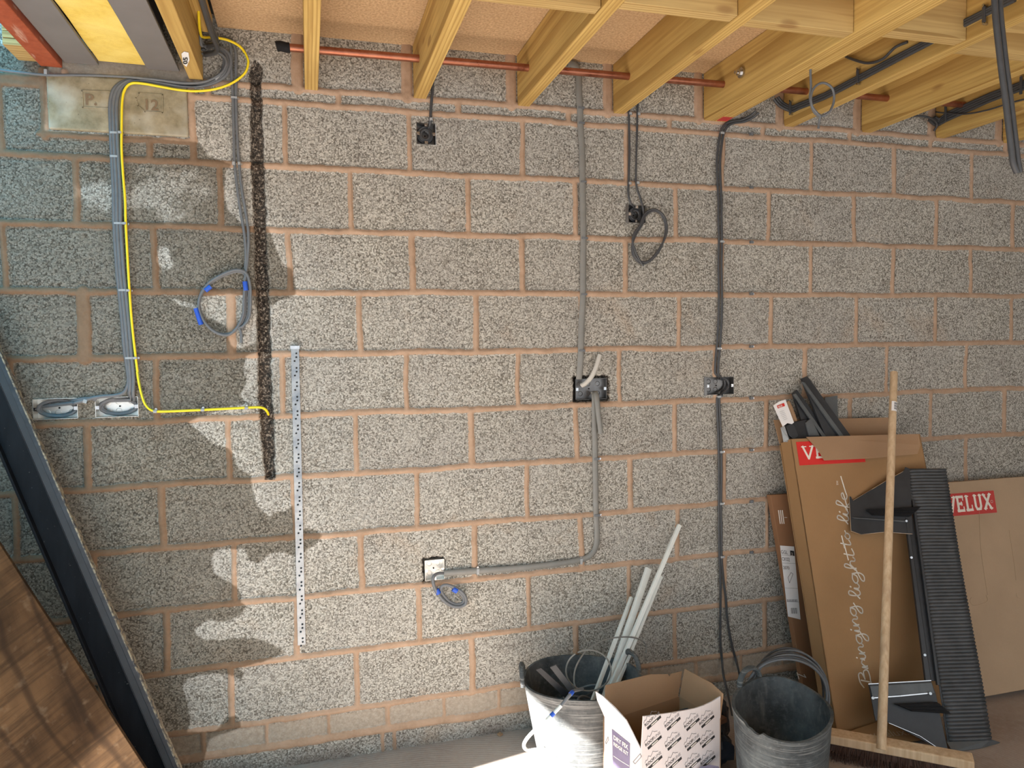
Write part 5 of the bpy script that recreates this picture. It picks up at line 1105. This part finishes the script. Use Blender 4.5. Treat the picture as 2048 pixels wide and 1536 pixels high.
b = MB().prism([PLf.px(*q, .0007) for q in ((1224,1458),(1226,1545),(1259,1545),(1260,1487))], PLf.N*.0003); o = b.build('purple_label', 'print_purple', tR)
lu = unit(PLf.px(1258,1494)-PLf.px(1228,1470)); a_ = PLf.px(1227, 1478, .0016); text_mesh('DRY FIX', .021, (a_, PLf.U, PLf.V, PLf.N), 'print_white', 'label_title', o, .0005, sx=1.0, bold=.0006)
a_ = PLf.px(1227, 1490, .0016); text_mesh('RIDGE KIT', .017, (a_, PLf.U, PLf.V, PLf.N), 'print_white', 'label_title', o, .0005, sx=1.0, bold=.0004)
b = MB(); ribbon(b, [PLf.px(*q, .0012) for q in ((1227,1512),(1240,1521),(1258,1532))], .002, PLf.N, 0); b.build('label_stripe', 'print_white', o)
b = MB(); ribbon(b, [PLf.px(*q, .0012) for q in ((1266,1524),(1280,1508),(1283,1513),(1270,1528))], .002, PLf.N, 0, True); ribbon(b, [PLf.px(*q, .0012) for q in ((1211,1484),(1216,1474),(1217,1480),(1212,1488))], .0014, PLf.N, 0, True); b.build('side_logo', 'print_grey', tR)
tag(MB().prism([(1.30, -.50, .19), (1.36, -.53, .23), (1.37, -.47, .245), (1.33, -.46, .235)], (0.01, .02, -.10)).build('roof_bracket', 'bag_blue', None, False, .004), 'dark bracket showing at the back corner inside the printed carton', 'bracket')
tag(MB().obox((1.20, -.56, .09), (.13, .035, 0), (-.02, .075, 0), (0, 0, .06)).build('roof_bracket', 'bag_blue', None, False, .006), 'dark plastic fitting lying low inside the printed carton', 'bracket')
# clutter between carton and empty tub
def lump(c, r, seed, name, mat, label, cat):
    rq = random.Random(seed); b = MB(); n, k = 14, 8; vs = []
    for j in range(k+1):
        for i in range(n):
            th_ = math.pi*j/k; ph = 2*math.pi*i/n; f = 1+rq.uniform(-.16, .16); vs.append((c[0]+r[0]*f*math.sin(th_)*math.cos(ph), c[1]+r[1]*f*math.sin(th_)*math.sin(ph), max(.001, c[2]+r[2]*f*math.cos(th_))))
    b.add(vs, [(j*n+i, j*n+(i+1) % n, (j+1)*n+(i+1) % n, (j+1)*n+i) for j in range(k) for i in range(n)]); return tag(b.build(name, mat, None, False, .002), label, cat)
lump((1.505, -.46, .06), (.055, .05, .06), 4, 'plastic_bag', 'bag_blue', 'crumpled dark blue plastic on the floor between carton and empty tub', 'bag')
lump((1.56, -.34, .10), (.06, .04, .10), 6, 'plastic_bag', 'black_plastic', 'crumpled black plastic against the wall behind the empty tub', 'bag')
tag(MB().obox((1.53, -.40, .135), (.035, .01, 0), (-.006, .02, 0), (0, 0, .010)).build('timber_offcut', 'rust_plastic', None, False, .003), 'small brown offcut on the dark plastic behind the empty tub', 'offcut')
tag(MB().prism([atz(*q, .13) for q in ((1398,1533),(1420,1529),(1438,1532),(1441,1540),(1396,1545))], (0, 0, -.02)).build('plastic_wrap', 'lilac', None, False, .003), 'crumpled lilac plastic wrap at the foot of the printed carton', 'wrap')
tag(MB().prism([atz(*q, .001) for q in ((1000,1466),(1006,1470),(1000,1474),(994,1471))], (0, 0, .008)).build('rubble_chip', 'card_inner', None, False, .002), 'small tan chip on the floor near the wall base left of the tub', 'chip')
